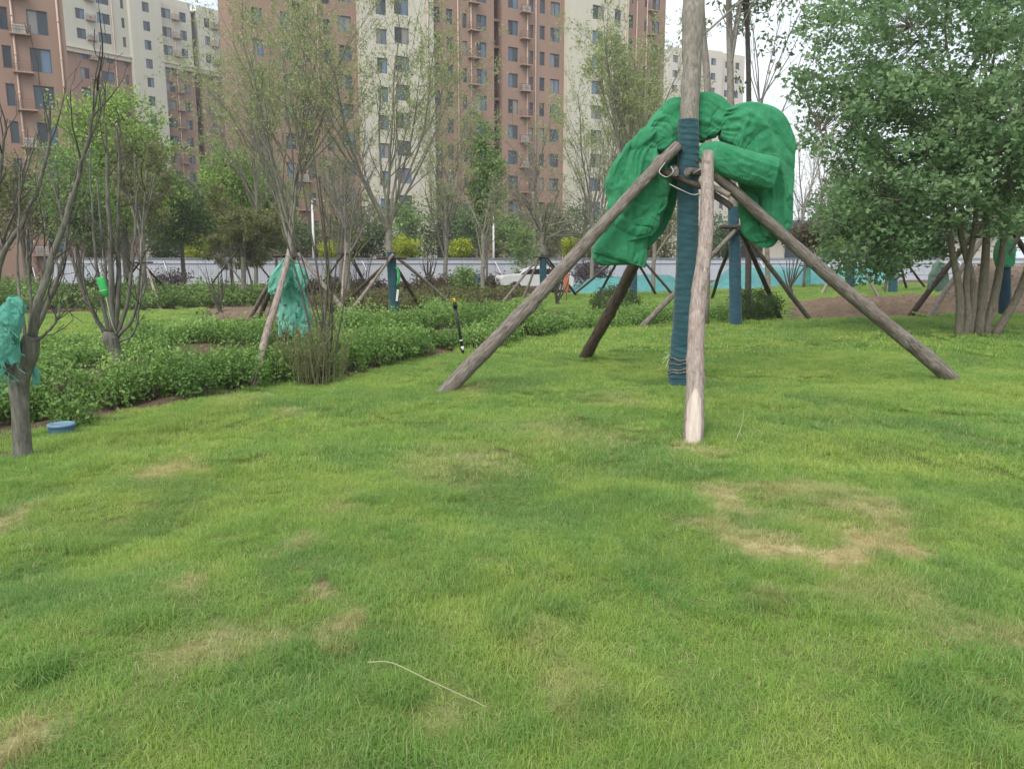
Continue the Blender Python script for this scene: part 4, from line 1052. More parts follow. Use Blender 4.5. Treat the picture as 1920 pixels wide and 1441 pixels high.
# round clipped bushes
def round_bush(label, base, rx, h, seed, mat='lf_bush', n=420, per=16, ls=.045, group=None, name='round_bush'):
    base = np.asarray(base, float); st = [[base, base + [0, 0, h * .4], base + [.05, 0, h * .7]], [base, base + [rx * .3, 0, h * .3], base + [rx * .4, .1, h * .6]]]
    return crown_tree(name, label, base, st, .03, [(base + [0, 0, h * .50], (rx, rx, h * .5), 1)], n, per, mat, ls, seed, group, sigma=.055, limbs=10, cat='bush', up=.3, hollow=.6)
round_bush('round clipped dark bush behind the dark prop log', G(1155, 597), .70, .85, 41)
round_bush('round clipped dark bush right of the second blue wrapped trunk', G(1416, 604), .62, .80, 42)

# ================================================================== left pollarded trees
def limb_tree(name, label, base, trunk, tr, limbs, bark, seed, twigs=2, group=None, sides=10, leafmat=None, tw_len=.5):
    """trunk and hand-laid limbs: each limb = ([points], r0, r1)"""
    rng = np.random.default_rng(seed); base = np.asarray(base, float)
    par = thing(name, label, 'tree', tuple(base), 0, group)
    q = spline(np.array(trunk) - base, 40); r = np.interp(np.linspace(0, 1, 40), np.linspace(0, 1, len(tr)), tr)
    V, Fq, Ft = tube(q, r, 18); c = np.repeat(q, 18, 0); dv = V - c
    V = c + dv * (1 + .16 * (vnoise(V[:, 0] * 16, V[:, 1] * 16, V[:, 2] * 9, seed) - .5))[:, None]
    tmb = MB().add(V, Fq); tmb.f.append(Ft); tmb.build('trunk', M[bark], par)
    mb = MB(); out, anch = [], []
    sp = dict(seg=[6, 4], gn=[.12, .16], up=[.10, .08], tp=[.4, .4], nch=[2], st=[.3], an=[30], lr=[.5], rr=[.6], ll=1, nl=[0, 3], ls=.02)
    for pts, r0, r1 in limbs:
        n = 22; s = spline(np.array(pts) - base, n); s[1:-1] += rng.normal(0, r0 * .12, (n - 2, 3))
        mb.tube(s, np.linspace(r0 * .82, r1 * .75, n), sides)
        for _ in range(twigs):
            i = rng.integers(6, n - 1); d = norm(s[min(i + 1, n - 1)] - s[i]) + rng.normal(0, .35, 3)
            grow(rng, s[i], d, tw_len * rng.uniform(.5, 1.3), r1 * .7, sp, 0, out, anch)
    mb.build('limb', M[bark], par)
    if out: branch_mesh(out, (5, 4, 3)).build('twigs', M['twig_dark'], par)
    if leafmat and anch:
        lm = MB(); leaves(lm, np.concatenate(anch), .05, rng, .4, droop=.5); lm.build('foliage', M[leafmat], par, False)
    return par
b = G(42, 862); Y = b[1]; w = Y / F_PX
limb_tree('pollarded_tree', 'dark pollarded tree with teal net in its fork at far left', b, [b - [0, 0, .1], P(42, 840, Y), P(38, 770, Y), P(36, 715, Y), P(52, 660, Y), P(60, 630, Y)], [w * 19, w * 17, w * 15, w * 17, w * 19, w * 14], [
    ([P(38, 715, Y), P(10, 690, Y - .1), P(-20, 665, Y - .2), P(-50, 600, Y - .2), P(-70, 450, Y - .2)], w * 11, w * 5),
    ([P(56, 640, Y), P(75, 560, Y), P(100, 480, Y + .05), P(135, 370, Y + .1), P(165, 260, Y + .1), P(186, 140, Y + .15)], w * 10, w * 2.6),
    ([P(58, 640, Y), P(85, 580, Y + .1), P(112, 510, Y + .15), P(128, 430, Y + .2), P(132, 360, Y + .2)], w * 6, w * 2.2),
    ([P(60, 645, Y), P(85, 625, Y - .05), P(108, 598, Y - .1), P(112, 570, Y - .1)], w * 4, w * 1.5),
    ([P(54, 635, Y), P(58, 560, Y + .1), P(52, 500, Y + .15), P(50, 430, Y + .2)], w * 4, w * 1.8),
    ([P(50, 640, Y), P(38, 560, Y + .2), P(32, 480, Y + .3), P(36, 400, Y + .4), P(38, 300, Y + .4)], w * 4, w * 1.8),
    ([P(62, 640, Y), P(74, 590, Y + .2), P(82, 520, Y + .3), P(84, 420, Y + .35)], w * 4, w * 1.5),
], 'trunk', 51, 7)
# the tree whose limbs lean in from beyond the left edge
b2 = gz(-5.3, 6.4); Y = 6.4; w = Y / F_PX
limb_tree('pollarded_tree', 'pollarded tree at the extreme left edge, only leaning limbs in view', b2, [b2 - [0, 0, .1], b2 + [0, 0, .5], b2 + [.05, 0, .9]], [.11, .09, .085], [
    ([b2 + [.03, 0, .85], P(-30, 560, Y), P(5, 480, Y), P(40, 420, Y), P(75, 345, Y), P(92, 250, Y), P(95, 190, Y)], w * 8, w * 2.2),
    ([b2 + [.03, 0, .85], P(-40, 500, Y + .1), P(-8, 380, Y + .1), P(5, 280, Y + .1), P(14, 222, Y + .1)], w * 7, w * 2.2),
    ([b2 + [.03, 0, .85], P(-20, 520, Y + .2), P(10, 440, Y + .2), P(48, 330, Y + .2), P(66, 250, Y + .2)], w * 5, w * 1.8)], 'trunk', 52, 6)
b = G(232, 733); Y = b[1]; w = Y / F_PX
fk = P(208, 634, Y)
L2 = []
rg2 = np.random.default_rng(8)
for pts, r0 in [([(200, 628), (168, 575), (140, 500), (122, 430), (95, 330), (60, 230)], 5.5), ([(205, 622), (190, 560), (178, 470), (172, 380), (168, 280)], 5), ([(212, 622), (208, 540), (204, 420), (200, 300), (196, 220)], 8.5),
                ([(216, 622), (222, 540), (220, 440), (224, 330), (220, 230)], 7.5), ([(220, 624), (240, 560), (250, 470), (255, 380), (252, 290)], 5.5), ([(222, 630), (252, 590), (264, 500), (268, 420), (274, 320)], 4), ([(212, 622), (198, 520), (190, 420), (180, 330)], 5),
                ([(224, 640), (250, 625), (262, 570), (270, 500)], 3), ([(202, 630), (180, 600), (160, 540), (150, 470)], 3.5)]:
    yy = Y + rg2.uniform(-.35, .35)
    L2.append(([np.array([fk[0] + (P(*pts[0], Y)[0] - fk[0]), Y, P(*pts[0], Y)[2]])] + [P(a, c, Y + (yy - Y) * (k + 1) / len(pts)) for k, (a, c) in enumerate(pts[1:])], w * r0, w * 1.6))
limb_tree('pollarded_tree', 'pollarded tree with fan of upright stems standing in the hedge', b, [b - [0, 0, .1], P(228, 700, Y), P(216, 660, Y), P(208, 634, Y), P(208, 622, Y)], [w * 14, w * 12, w * 11.5, w * 15, w * 12], L2, 'trunk', 53, 6, sides=8)
tg_ = thing('green_drip_bag', 'small bright green drip bag tied to the pollarded tree stems', 'bag', tuple(P(193, 537, Y - .3))); c0 = np.array(tg_.location)
Rb = np.array(Matrix.Rotation(math.radians(-12), 3, 'Y'))
bg = MB()
for k, (z, hw_, th_) in enumerate([(.11, .035, .008), (.10, .045, .02), (.03, .047, .03), (-.05, .045, .034), (-.10, .036, .02), (-.12, .012, .008)]):
    pass
prof = spline(np.array([(.11, .035, .006), (.10, .046, .018), (.03, .048, .028), (-.05, .046, .032), (-.095, .036, .022), (-.12, .010, .008)]), 20)
th = np.arange(20) * 2 * math.pi / 20
V = np.stack([prof[:, 1, None] * np.sign(np.cos(th)) * np.abs(np.cos(th)) ** .5, prof[:, 2, None] * np.sin(th), np.repeat(prof[:, 0, None], 20, 1)], -1).reshape(-1, 3) @ Rb.T
i = np.arange(19)[:, None] * 20; j = np.arange(20)[None]
bg.add(V, np.stack([i + j, i + (j + 1) % 20, i + 20 + (j + 1) % 20, i + 20 + j], -1).reshape(-1, 4)); bg.build('bag', M['green_tag'], tg_)
MB().box(np.array([0, -.028, -.045]) @ Rb.T, (.09, .012, .006), Rb).build('seam', M['tag_line'], tg_)
MB().tube(spline([np.array([0, 0, -.12]) @ Rb.T, (.04, 0, -.25), (.05, .03, -.42), (.055, .1, -.55)], 20), .004, 5).build('drip_line', M['tag_line'], tg_)
MB().tube(spline([np.array([0, 0, .11]) @ Rb.T, (-.02, .05, .2), (.02, .15, .26)], 10), .004, 5).build('cord', M['twig'], tg_)

# torn teal nets
def ragged_net(name, label, stations_list, mat, seed, loc, strands=26):
    par = thing(name, label, 'net', tuple(loc)); rng = np.random.default_rng(seed)
    for k, (nm, s, fo, rg_) in enumerate(stations_list):
        mb = loft(s, 90, 84, fo, 11.0, seed + k, .008, boxy=.7, caps=(1, 0), ragged=rg_); o = mb.build(nm, M[mat], par, True); lift(o, loc)
    if strands:
        it = []; s = np.array(stations_list[0][1], float)
        for _ in range(strands):
            a = spline(s, 30)[rng.integers(6, 29)]; p0 = P(a[0] + rng.uniform(-1, 1) * a[2], a[1], a[4] - rng.uniform(.0, a[3]))
            it.append((spline([p0, p0 + rng.normal(0, .03, 3) - [0, 0, .05], p0 + rng.normal(0, .05, 3) - [0, .01, .12]], 7) - np.asarray(loc), .0028))
        mb = MB(); tubes(mb, it, 4); mb.build('loose_strands', M[mat], par)
    return par
Yl = G(42, 862)[1]
ragged_net('torn_net', 'torn teal net slung over the fork of the leftmost dark trunk', [
    ('bundle', [(31, 562, 6, .02, Yl - .10), (27, 574, 15, .04, Yl - .12), (18, 592, 21, .06, Yl - .14), (8, 620, 26, .06, Yl - .15), (8, 655, 26, .06, Yl - .15), (12, 688, 20, .05, Yl - .15), (14, 704, 14, .03, Yl - .15)], .035, .35),
    ('top_twist', [(16, 568, 5, .02, Yl - .12), (28, 566, 11, .03, Yl - .14), (38, 576, 10, .03, Yl - .14), (42, 590, 5, .02, Yl - .13)], .02, .15),
    ('tail', [(60, 682, 4, .012, Yl + .05), (67, 698, 8, .02, Yl + .05), (66, 722, 6, .015, Yl + .05), (63, 738, 4, .01, Yl + .05)], .015, .5)], 'teal_dark', 61, P(15, 640, Yl - .1), 30)
Yt = 10.8
ragged_net('torn_net', 'torn teal net hanging over the leaning prop between hedge rows', [
    ('skirt', [(547, 488, 8, .03, Yt + .1), (548, 510, 19, .05, Yt + .1), (549, 545, 23, .07, Yt + .1), (551, 580, 27, .08, Yt + .1), (553, 610, 30, .09, Yt + .1), (554, 638, 30, .09, Yt + .1)], .06, .30),
    ('hood', [(536, 486, 5, .03, Yt - .05), (531, 503, 12, .04, Yt - .1), (523, 528, 17, .05, Yt - .12), (516, 550, 14, .05, Yt - .12), (512, 560, 9, .03, Yt - .12)], .035, .3),
    ('puff', [(553, 498, 5, .03, Yt - .02), (560, 510, 12, .05, Yt - .04), (564, 524, 14, .06, Yt - .05), (562, 536, 11, .05, Yt - .04), (557, 546, 6, .03, Yt - .03)], .035, .2)], 'teal_net', 63, P(545, 560, Yt), 34)
fr2 = thing('leaning_prop', 'pale leaning prop carrying the torn teal net', 'tree support', tuple(G(477, 728)))
g0 = G(477, 728)
pole('prop_log', g0 - [.02, 0, .04], P(543, 470, 10.9), .052, .040, M['bark_pale'], fr2, 71, 12, 50, 5)
pole('prop_log', G(527, 668) - [0, 0, .03], P(548, 480, 10.95), .045, .036, M['bark_dark'], fr2, 72, 12, 40, 4)

# upright twiggy bush in front of the hedge
b = G(590, 722); rgb = np.random.default_rng(9)
tb = thing('twiggy_bush', 'bush of thin upright bare stems before the hedge under the teal net', 'bush', tuple(b))
out, anch = [], []
sps = dict(seg=[7, 4], gn=[.05, .12], up=[.03, .05], tp=[.35, .4], nch=[3], st=[.3], an=[20], lr=[.4], rr=[.6], ll=0, nl=[3, 3], ls=.02)
for k in range(120):
    a = rgb.uniform(0, 6.283); rr = .26 * math.sqrt(rgb.uniform(0, 1)); q = np.array([rr * 1.35 * math.cos(a), rr * math.sin(a) * .8, -.03])
    grow(rgb, q, (math.cos(a) * .22 * rr / .26 + rgb.normal(0, .06), math.sin(a) * .2, 1), rgb.uniform(.35, .75), .0055, sps, 0, out, anch)
spt = dict(seg=[10, 5], gn=[.05, .10], up=[.03, .05], tp=[.35, .4], nch=[4], st=[.3], an=[22], lr=[.35], rr=[.6], ll=1, nl=[0, 2], ls=.02)
for (tx, ty, r) in [(560, 300, .022), (470, 235, .02), (598, 330, .02), (620, 400, .02), (640, 420, .018), (585, 260, .018), (530, 360, .018), (660, 470, .014), (500, 300, .016)]:
    e = P(tx, ty, b[1] + rgb.uniform(.1, .9)) - b; s0 = np.array([rgb.uniform(-.08, .25), rgb.uniform(-.05, .12), -.02])
    mid = s0 * .4 + e * .42 + np.array([.16, 0, -.25]) * (1 if tx < 600 else .3)
    n = 16; path = spline([s0, mid, e], n); out.append((path, np.linspace(r, r * .35, n), 0))
    for _ in range(3):
        i = rgb.integers(6, n - 1); grow(rgb, path[i], norm(path[i + 1] - path[i]) + rgb.normal(0, .3, 3), .5, r * .3, spt, 1, out, anch)
branch_mesh([q for q in out if q[1][0] < .008], (6, 4, 3)).build('stems', M['twig_green'], tb); branch_mesh([q for q in out if q[1][0] >= .008], (6, 4, 3)).build('tall_stems', M['twig_dark'], tb)
mb = MB(); leaves(mb, np.concatenate(anch), .035, rgb, .35); mb.build('foliage', M['lf_olive'], tb, False)

# ================================================================== small things on the lawn
b = G(117, 817) + [0, 0, .035]
vb = thing('valve_cover', 'round blue plastic valve cover with a pale lid on the lawn by the hedge', 'valve cover', tuple(b))
lathe = lambda prof, n=28: (np.stack([np.array(prof)[:, 0, None] * np.cos(np.arange(n) * 2 * math.pi / n), np.array(prof)[:, 0, None] * np.sin(np.arange(n) * 2 * math.pi / n), np.repeat(np.array(prof)[:, 1, None], n, 1)], -1).reshape(-1, 3),
                            np.stack([(np.arange(len(prof) - 1)[:, None] * n + np.arange(n)[None]), (np.arange(len(prof) - 1)[:, None] * n + (np.arange(n)[None] + 1) % n), ((np.arange(len(prof) - 1)[:, None] + 1) * n + (np.arange(n)[None] + 1) % n), ((np.arange(len(prof) - 1)[:, None] + 1) * n + np.arange(n)[None])], -1).reshape(-1, 4))
V, F_ = lathe([(.112, -.05), (.106, .03), (.104, .062)]); MB().add(V, F_).build('body', M['blue_body'], vb)
V, F_ = lathe([(.108, .056), (.114, .060), (.114, .074), (.108, .081), (.088, .082), (.086, .078), (.03, .079), (.001, .079)]); MB().add(V, F_).build('lid', M['blue_lid'], vb)
b = G(870, 668)
sk = thing('sprinkler_stake', 'black sprinkler stake with yellow head standing at the hedge edge', 'sprinkler', tuple(b)); e = P(853, 572, b[1]) - b
MB().tube([(0, 0, -.05), e * .5, e], [.022, .022, .022], 10).build('riser', M['black'], sk)
MB().tube([e * .12, e * .20], [.025, .025], 10).tube([e * .30, e * .33], [.026, .026], 10).build('band', M['white'], sk)
MB().tube([e * .94, e * 1.06], [.036, .03], 12).build('cap', M['black'], sk)
hd = MB()
for a in (0, 2.1, 4.0): hd.add(np.array([[0, 0, .03], [.05, .03, .055], [.11, 0, .05], [.05, -.03, .055]]) @ np.array(Matrix.Rotation(a, 3, 'Z')).T + e * 1.05, [[0, 1, 2, 3]])
hd.tube([e * 1.05, e * 1.13], [.03, .018], 8); hd.build('head', M['yellow'], sk)
pts = [G(690, 1277) + [0, 0, .075], G(735, 1283) + [0, 0, .085], G(800, 1312) + [0, 0, .08], G(860, 1340) + [0, 0, .08], G(914, 1361) + [0, 0, .07]]
o = MB().tube(spline(pts, 40) + np.random.default_rng(2).normal(0, .0004, (40, 3)), np.linspace(.0027, .0018, 40), 6).build('straw_stalk', M['straw']); tag(o, 'long pale straw stalk lying on the grass in the foreground', 'stalk')
pts = [G(1375, 838), G(1390, 815) + [0, 0, .09], G(1393, 802) + [0, 0, .16]]
o = MB().tube(spline(pts, 14), .004, 5).build('grass_stalk', M['straw']); tag(o, 'bent pale grass stalk sticking up right of the pale prop log', 'stalk')

# ================================================================== maple at right
b = G(1838, 634); Y = b[1]
st = []
for (x0, pts) in [(-.52, [(1800, 560), (1785, 470), (1770, 380), (1740, 250)]), (-.30, [(1825, 540), (1800, 430), (1800, 330), (1790, 180)]), (-.06, [(1845, 520), (1850, 430), (1850, 330), (1850, 180)]),
                  (.10, [(1868, 540), (1882, 450), (1890, 360), (1900, 220)]), (.28, [(1905, 560), (1935, 480), (1960, 400), (1990, 260)]), (-.42, [(1815, 600), (1812, 520), (1830, 400), (1820, 240)])]:
    yy = Y + x0 * .5
    st.append([b + [x0, x0 * .3, -.05]] + [P(a, c, yy) for a, c in pts])
cc = b + [-.1, .3, 0]
crown_tree('maple_tree', 'large multi-stemmed green maple with dense crown filling the upper right', b, st, .088, [
    (cc + [-.2, 0, 4.75], (3.3, 3.0, 2.75), 1.0), (cc + [-2.1, -.5, 3.2], (1.75, 1.5, 1.9), .46), (cc + [-1.3, .2, 5.9], (2.5, 2.2, 2.0), .36), (cc + [1.6, -.4, 4.2], (2.4, 2.2, 2.2), .5), (cc + [-2.0, .3, 1.9], (1.3, 1.2, .95), .20), (cc + [-.4, -1.4, 3.2], (1.6, 1.0, 1.1), .25)],
    1080, 66, 'lf_maple', .074, 81, sigma=.165, shape=MAPLE, up=1.0, limbs=40, bark='maple_trunk', sides=12, hollow=.3, gap=.34)

# ================================================================== supported trees farther back
POLE_SEED = [200]
def support(label, base, poles, bars=2, r=.05, mats=('bark', 'bark_dark'), apex=None):
    par = thing('log_support_frame', label, 'tree support', tuple(base))
    for k, (p0, p1) in enumerate(poles):
        POLE_SEED[0] += 1
        pole('prop_log', p0, p1, r * 1.05, r * .8, M[mats[k % len(mats)]], par, POLE_SEED[0], 10, 30, 3)
    if apex is not None:
        for k in range(bars):
            a = k * 1.4 + .3; d = np.array([math.cos(a), math.sin(a), 0]) * .38; off = np.array([-math.sin(a), math.cos(a), 0]) * .16
            pole('crossbar', apex - d + off, apex + d + off, r * .6, r * .6, M['bark_dark'], par, POLE_SEED[0] + 50 + k, 8, 10, 1)
    return par
SPARSE = dict(seg=[7, 5, 3, 2], gn=[.07, .10, .15, .2], up=[.05, .05, .03, -.05], tp=[.4, .4, .4, .4], nch=[7, 5, 3], st=[.2, .2, .2], an=[26, 30, 35], lr=[.55, .5, .5], rr=[.55, .55, .6], ll=2, nl=[0, 0, 5, 7], ls=.05, rmin=.003)
BARE = dict(SPARSE, nl=[0, 0, 0, 1])
# second blue trunk
b = G(1379, 613); Y = b[1]; w = Y / F_PX
tp = [b - [0, 0, .1], P(1378, 500, Y), P(1374, 385, Y), P(1371, 250, Y), P(1369, 120, Y), P(1366, -20, Y), P(1366, -160, Y)]
tr2 = sparse_tree('propped_tree', 'slim tree with blue wrapped trunk right of the pale prop log, second in line', b, tp, [w * 10, w * 9, w * 8, w * 6.5, w * 6, w * 5, w * 3], .66, SPARSE, 9, 2.6, 'lf_dark', .11, 91, bark='bark_grey', spread=30)
wrapped('trunk_wrap', [b, P(1378, 500, Y), P(1375, 388, Y)], [w * 11.5, w * 10.5, w * 9.6], M['wrap_blue'], tr2, b, 5, 120, 20, .12)
ap = P(1385, 426, Y)
support('log props round the second blue wrapped trunk', b, [(G(1200, 617), P(1402, 408, Y - .1)), (G(1466, 602), P(1384, 424, Y)), (G(1521, 603), P(1390, 428, Y - .1)), (G(1335, 560), P(1378, 428, Y + .2))], 4, .06, ('bark', 'bark_dark', 'bark', 'bark_dark'), ap)
# grey trunk just behind the main one and the straight grey trunk by the sky
b = gz(*(P(1322, 600, 17.6)[:2])); Y = b[1]; w = Y / F_PX
sparse_tree('slender_tree', 'slender grey trunk rising just behind the main wrapped trunk', b, [b, P(1326, 400, Y), P(1327, 180, Y), P(1318, 60, Y), P(1312, -60, Y), P(1306, -220, Y)], [w * 8, w * 7, w * 6.5, w * 6, w * 5, w * 3], .7, BARE, 7, 2.4, 'lf_dark', .10, 92, bark='bark_grey')
b = gz(*(P(1404, 560, 21.0)[:2])); Y = b[1]; w = Y / F_PX
sparse_tree('slender_tree', 'straight bare grey trunk seen against the sky above the green bundle', b, [b, P(1404, 380, Y), P(1404, 180, Y), P(1402, 80, Y), P(1400, -20, Y), P(1398, -200, Y)], [w * 6, w * 5.5, w * 4.6, w * 4.2, w * 3.8, w * 2.5], .55, dict(SPARSE, nl=[0, 0, 1, 3]), 9, 2.4, 'lf_dark', .13, 93, bark='twig_dark', spread=34)
b = gz(*(P(1442, 560, 26.0)[:2])); Y = b[1]; w = Y / F_PX
sparse_tree('slender_tree', 'thin young tree with few dark leaves against the white sky', b, [b, P(1436, 400, Y), P(1430, 250, Y), P(1424, 190, Y)], [w * 5, w * 4, w * 3, w * 2.4], .55, dict(SPARSE, nl=[0, 0, 2, 4], nch=[4, 3, 2]), 9, 3.6, 'lf_dark', .17, 94, bark='twig', spread=32, aspect=.45)

def vase(label, base_px, top_px, r_px, fork_i, nl, L, mat, ls, seed, spec=SPARSE, wrap=None, wrap_top=None, bark='twig', spread=26, poles=None, apex=None, plabel=None, aspect=.35, name='propped_tree', pr=.05, Y=None, pm=('bark', 'bark_dark')):
    b = G(*base_px) if Y is None else gz(*(P(*base_px, Y)[:2])); Y = b[1]; w = Y / F_PX
    pts = [b - [0, 0, .05]] + [P(b_[0], b_[1], Y) for b_ in top_px]
    t_ = sparse_tree(name, label, b, pts, [w * r_px, w * r_px * .9, w * r_px * .7], fork_i, spec, nl, L, mat, ls, seed, bark=bark, spread=spread, aspect=aspect)
    if wrap: wrapped('trunk_wrap', [b, (b + P(*wrap_top, Y)) / 2 + [0, 0, 0], P(*wrap_top, Y)], [w * r_px * 1.25, w * r_px * 1.2, w * r_px * 1.1], M[wrap], t_, b, seed, 70, 16, .13)
    if poles:
        ps = [(G(*q) if len(q) == 2 else P(q[0], q[1], q[2]), P(a[0], a[1], Y + a[2])) for q, a in poles]
        support(plabel, b, ps, 3, pr, pm, P(*apex, Y) if apex else None)
    return t_, b
t3, b3 = vase('sparse vase shaped tree with blue wrapped trunk and pale label left of centre', (741, 600), [(738, 540), (730, 475), (728, 420)], 7.5, .8, 9, 4.6, 'lf_willow', .085, 101, wrap='wrap', wrap_top=(733, 473), spread=30,
     poles=[((614, 601), (734, 484, -.1)), ((641, 605), (738, 476, -.2)), ((872, 592), (744, 482, -.05)), ((798, 592), (742, 500, .1))], apex=(736, 484), plabel='log props round the blue wrapped trunk left of centre', pm=('bark_dark', 'bark_pale', 'bark', 'bark_dark'))
c = P(745, 553, b3[1]) - b3
MB().box(c + [0.02, -.14, 0], (.055, .01, .30), np.array(Matrix.Rotation(math.radians(8), 3, 'Y'))).build('paper_label', M['white'], t3, False)
MB().tube(spline([P(742, 500, b3[1]) - b3 + [.03, -.14, 0], P(748, 515, b3[1]) - b3 + [.03, -.16, 0], P(746, 535, b3[1]) - b3 + [0, -.15, 0]], 10), [.03] * 10, 6).build('green_ribbon', M['green_tag'], t3)
vase('tall sparse tree with pale leaves behind the torn teal net', (548, 607), [(546, 560), (545, 480), (548, 400)], 8, .6, 10, 4.4, 'lf_willow', .082, 102, wrap='wrap_navy', wrap_top=(545, 478), spread=22,
     poles=[((467, 598), (534, 484, -.1)), ((483, 603), (538, 484, -.2)), ((499, 606), (541, 488, -.3)), ((673, 616), (560, 476, -.1))], apex=(545, 480), plabel='log props standing behind the torn teal net', pr=.06, pm=('bark', 'bark_dark', 'bark_dark', 'bark'))
vase('tall pale leaved tree in front of the cream tower bay, left of the green bundle', (1187, 556), [(1187, 500), (1184, 420), (1180, 340)], 6, .5, 12, 5.2, 'lf_willow', .125, 103, wrap='wrap_blue', wrap_top=(1188, 478), spread=24, Y=31,
     poles=[((1075, 553), (1150, 490, 0)), ((1118, 559), (1160, 486, -.2)), ((1266, 557), (1196, 478, -.1)), ((1230, 553), (1195, 490, .2))], apex=(1187, 484), plabel='log props of the tree behind the hanging green bundle', pr=.06)
vase('pollarded tree with drooping bare branches in front of the white wall', (1019, 566), [(1019, 520), (1019, 470), (1016, 430)], 5.5, .75, 13, 2.4, 'lf_olive', .10, 104, spec=dict(BARE, up=[-.07, -.10, -.05, 0], an=[35, 40, 40]), wrap='wrap_blue', wrap_top=(1018, 478), spread=62, Y=32, name='propped_tree',
     poles=[((942, 568), (1012, 480, 0)), ((980, 562), (1016, 470, -.2)), ((1082, 556), (1024, 480, 0)), ((1064, 540), (1022, 486, .3))], apex=(1018, 482), plabel='log props under the pollarded tree with drooping branches', pr=.055, pm=('bark', 'bark_pale', 'bark_dark', 'bark_dark'))
vase('bushy olive tree with spreading crown before the wall, left of the teal net', (457, 585), [(457, 540), (456, 480), (458, 430)], 5, .4, 12, 2.0, 'lf_olive', .11, 105, spec=dict(SPARSE, nl=[0, 0, 16, 16], an=[35, 40, 40]), spread=60, Y=33,
     poles=[((388, 545), (450, 462, 0)), ((477, 550), (455, 464, -.2)), ((520, 540), (462, 464, 0))], apex=(456, 468), plabel='log props under the bushy olive tree', pr=.05, pm=('bark', 'bark_pale', 'bark'))
vase('thin tree behind the stems of the pollarded tree in the hedge', (270, 580), [(270, 530), (268, 480), (266, 420)], 6, .5, 8, 2.6, 'lf_olive', .11, 106, spread=30, Y=30,
     poles=[((328, 560), (262, 488, 0)), ((301, 582), (276, 505, -.2)), ((212, 560), (262, 492, 0))], apex=(266, 492), plabel='log props behind the fan of upright stems', pr=.05, pm=('bark_dark', 'bark_pale', 'bark_dark'))
vase('bare twiggy tree before the wall between teal net and white label', (652, 566), [(651, 520), (650, 470), (652, 420)], 6, .6, 10, 3.0, 'lf_brown', .09, 107, spec=BARE, spread=34, Y=36,
     poles=[((590, 552), (645, 474, 0)), ((640, 568), (648, 470, -.2)), ((700, 560), (656, 472, 0)), ((690, 545), (654, 478, .3))], apex=(650, 476), plabel='log props under the bare twiggy tree', pr=.05, pm=('bark_dark', 'bark_pale', 'bark_dark', 'bark_dark'))
vase('blue wrapped young tree in the far right lawn, left one of the pair', (1594, 540), [(1594, 500), (1593, 460), (1592, 420)], 6.5, .5, 8, 2.4, 'lf_dark', .14, 108, wrap='wrap_blue', wrap_top=(1594, 458), spread=40,
     poles=[((1650, 560), (1598, 470, 0)), ((1540, 552), (1592, 452, 0)), ((1556, 538), (1592, 462, .3)), ((1640, 536), (1650, 470, 2))], apex=(1594, 466), plabel='log props of the left blue wrapped tree in the far right lawn', pr=.06, pm=('bark', 'bark_pale', 'bark_dark', 'bark_dark'))
vase('blue wrapped young tree in the far right lawn, right one of the pair', (1674, 551), [(1674, 500), (1674, 470), (1672, 420)], 6.5, .5, 9, 2.6, 'lf_dark', .14, 109, wrap='wrap_blue', wrap_top=(1675, 466), spread=40,
     poles=[((1657, 550), (1676, 462, -.2)), ((1700, 542), (1680, 470, 0)), ((1735, 540), (1682, 470, .2))], apex=(1675, 470), plabel='log props of the right blue wrapped tree in the far right lawn', pr=.06, pm=('bark_pale', 'bark_dark', 'bark_dark'))
t10, b10 = vase('navy wrapped trunk beside the rubble heap behind the maple stems', (1884, 594), [(1884, 540), (1882, 480), (1880, 390)], 8.5, .6, 8, 3.0, 'lf_mid', .11, 110, wrap='wrap_navy', wrap_top=(1884, 497), spread=35,
     poles=[((1706, 593), (1868, 384, 0)), ((1740, 596), (1872, 402, -.2)), ((1990, 590), (1890, 420, 0))], apex=(1878, 410), plabel='log props of the navy wrapped trunk behind the maple', pr=.075, pm=('bark_dark', 'bark_pale', 'bark_dark'))
mb = loft([(1886, 450, 12, .16, b10[1]), (1884, 470, 16, .22, b10[1]), (1884, 490, 14, .2, b10[1]), (1884, 500, 12, .17, b10[1])], 40, 32, .03, 5, 5)
o = mb.build('green_net_band', M['net'], t10); lift(o, b10)
pn = thing('pale_net_sheet', 'pale green net sheet hanging on a prop left of the maple stems', 'net', tuple(P(1762, 525, 20.5)))
mb = loft([(1764, 492, 8, .03, 20.6), (1762, 505, 15, .05, 20.5), (1759, 530, 19, .06, 20.4), (1758, 546, 18, .05, 20.4), (1758, 549, 14, .03, 20.4)], 60, 60, .05, 6, 9, caps=(1, 0), ragged=.2)
o = mb.build('sheet', M['pale_net'], pn); lift(o, pn.location)
vase('small teal trunk before the dust net', (1514, 531), [(1514, 515), (1514, 500), (1514, 470)], 4.5, .6, 6, 1.6, 'lf_brown', .12, 111, wrap='teal_dark', wrap_top=(1515, 488), spread=40, spec=BARE, Y=44,
     poles=[((1560, 540), (1518, 496, 0)), ((1480, 538), (1512, 496, 0))], apex=(1514, 498), plabel='small log props before the dust net', pr=.05)

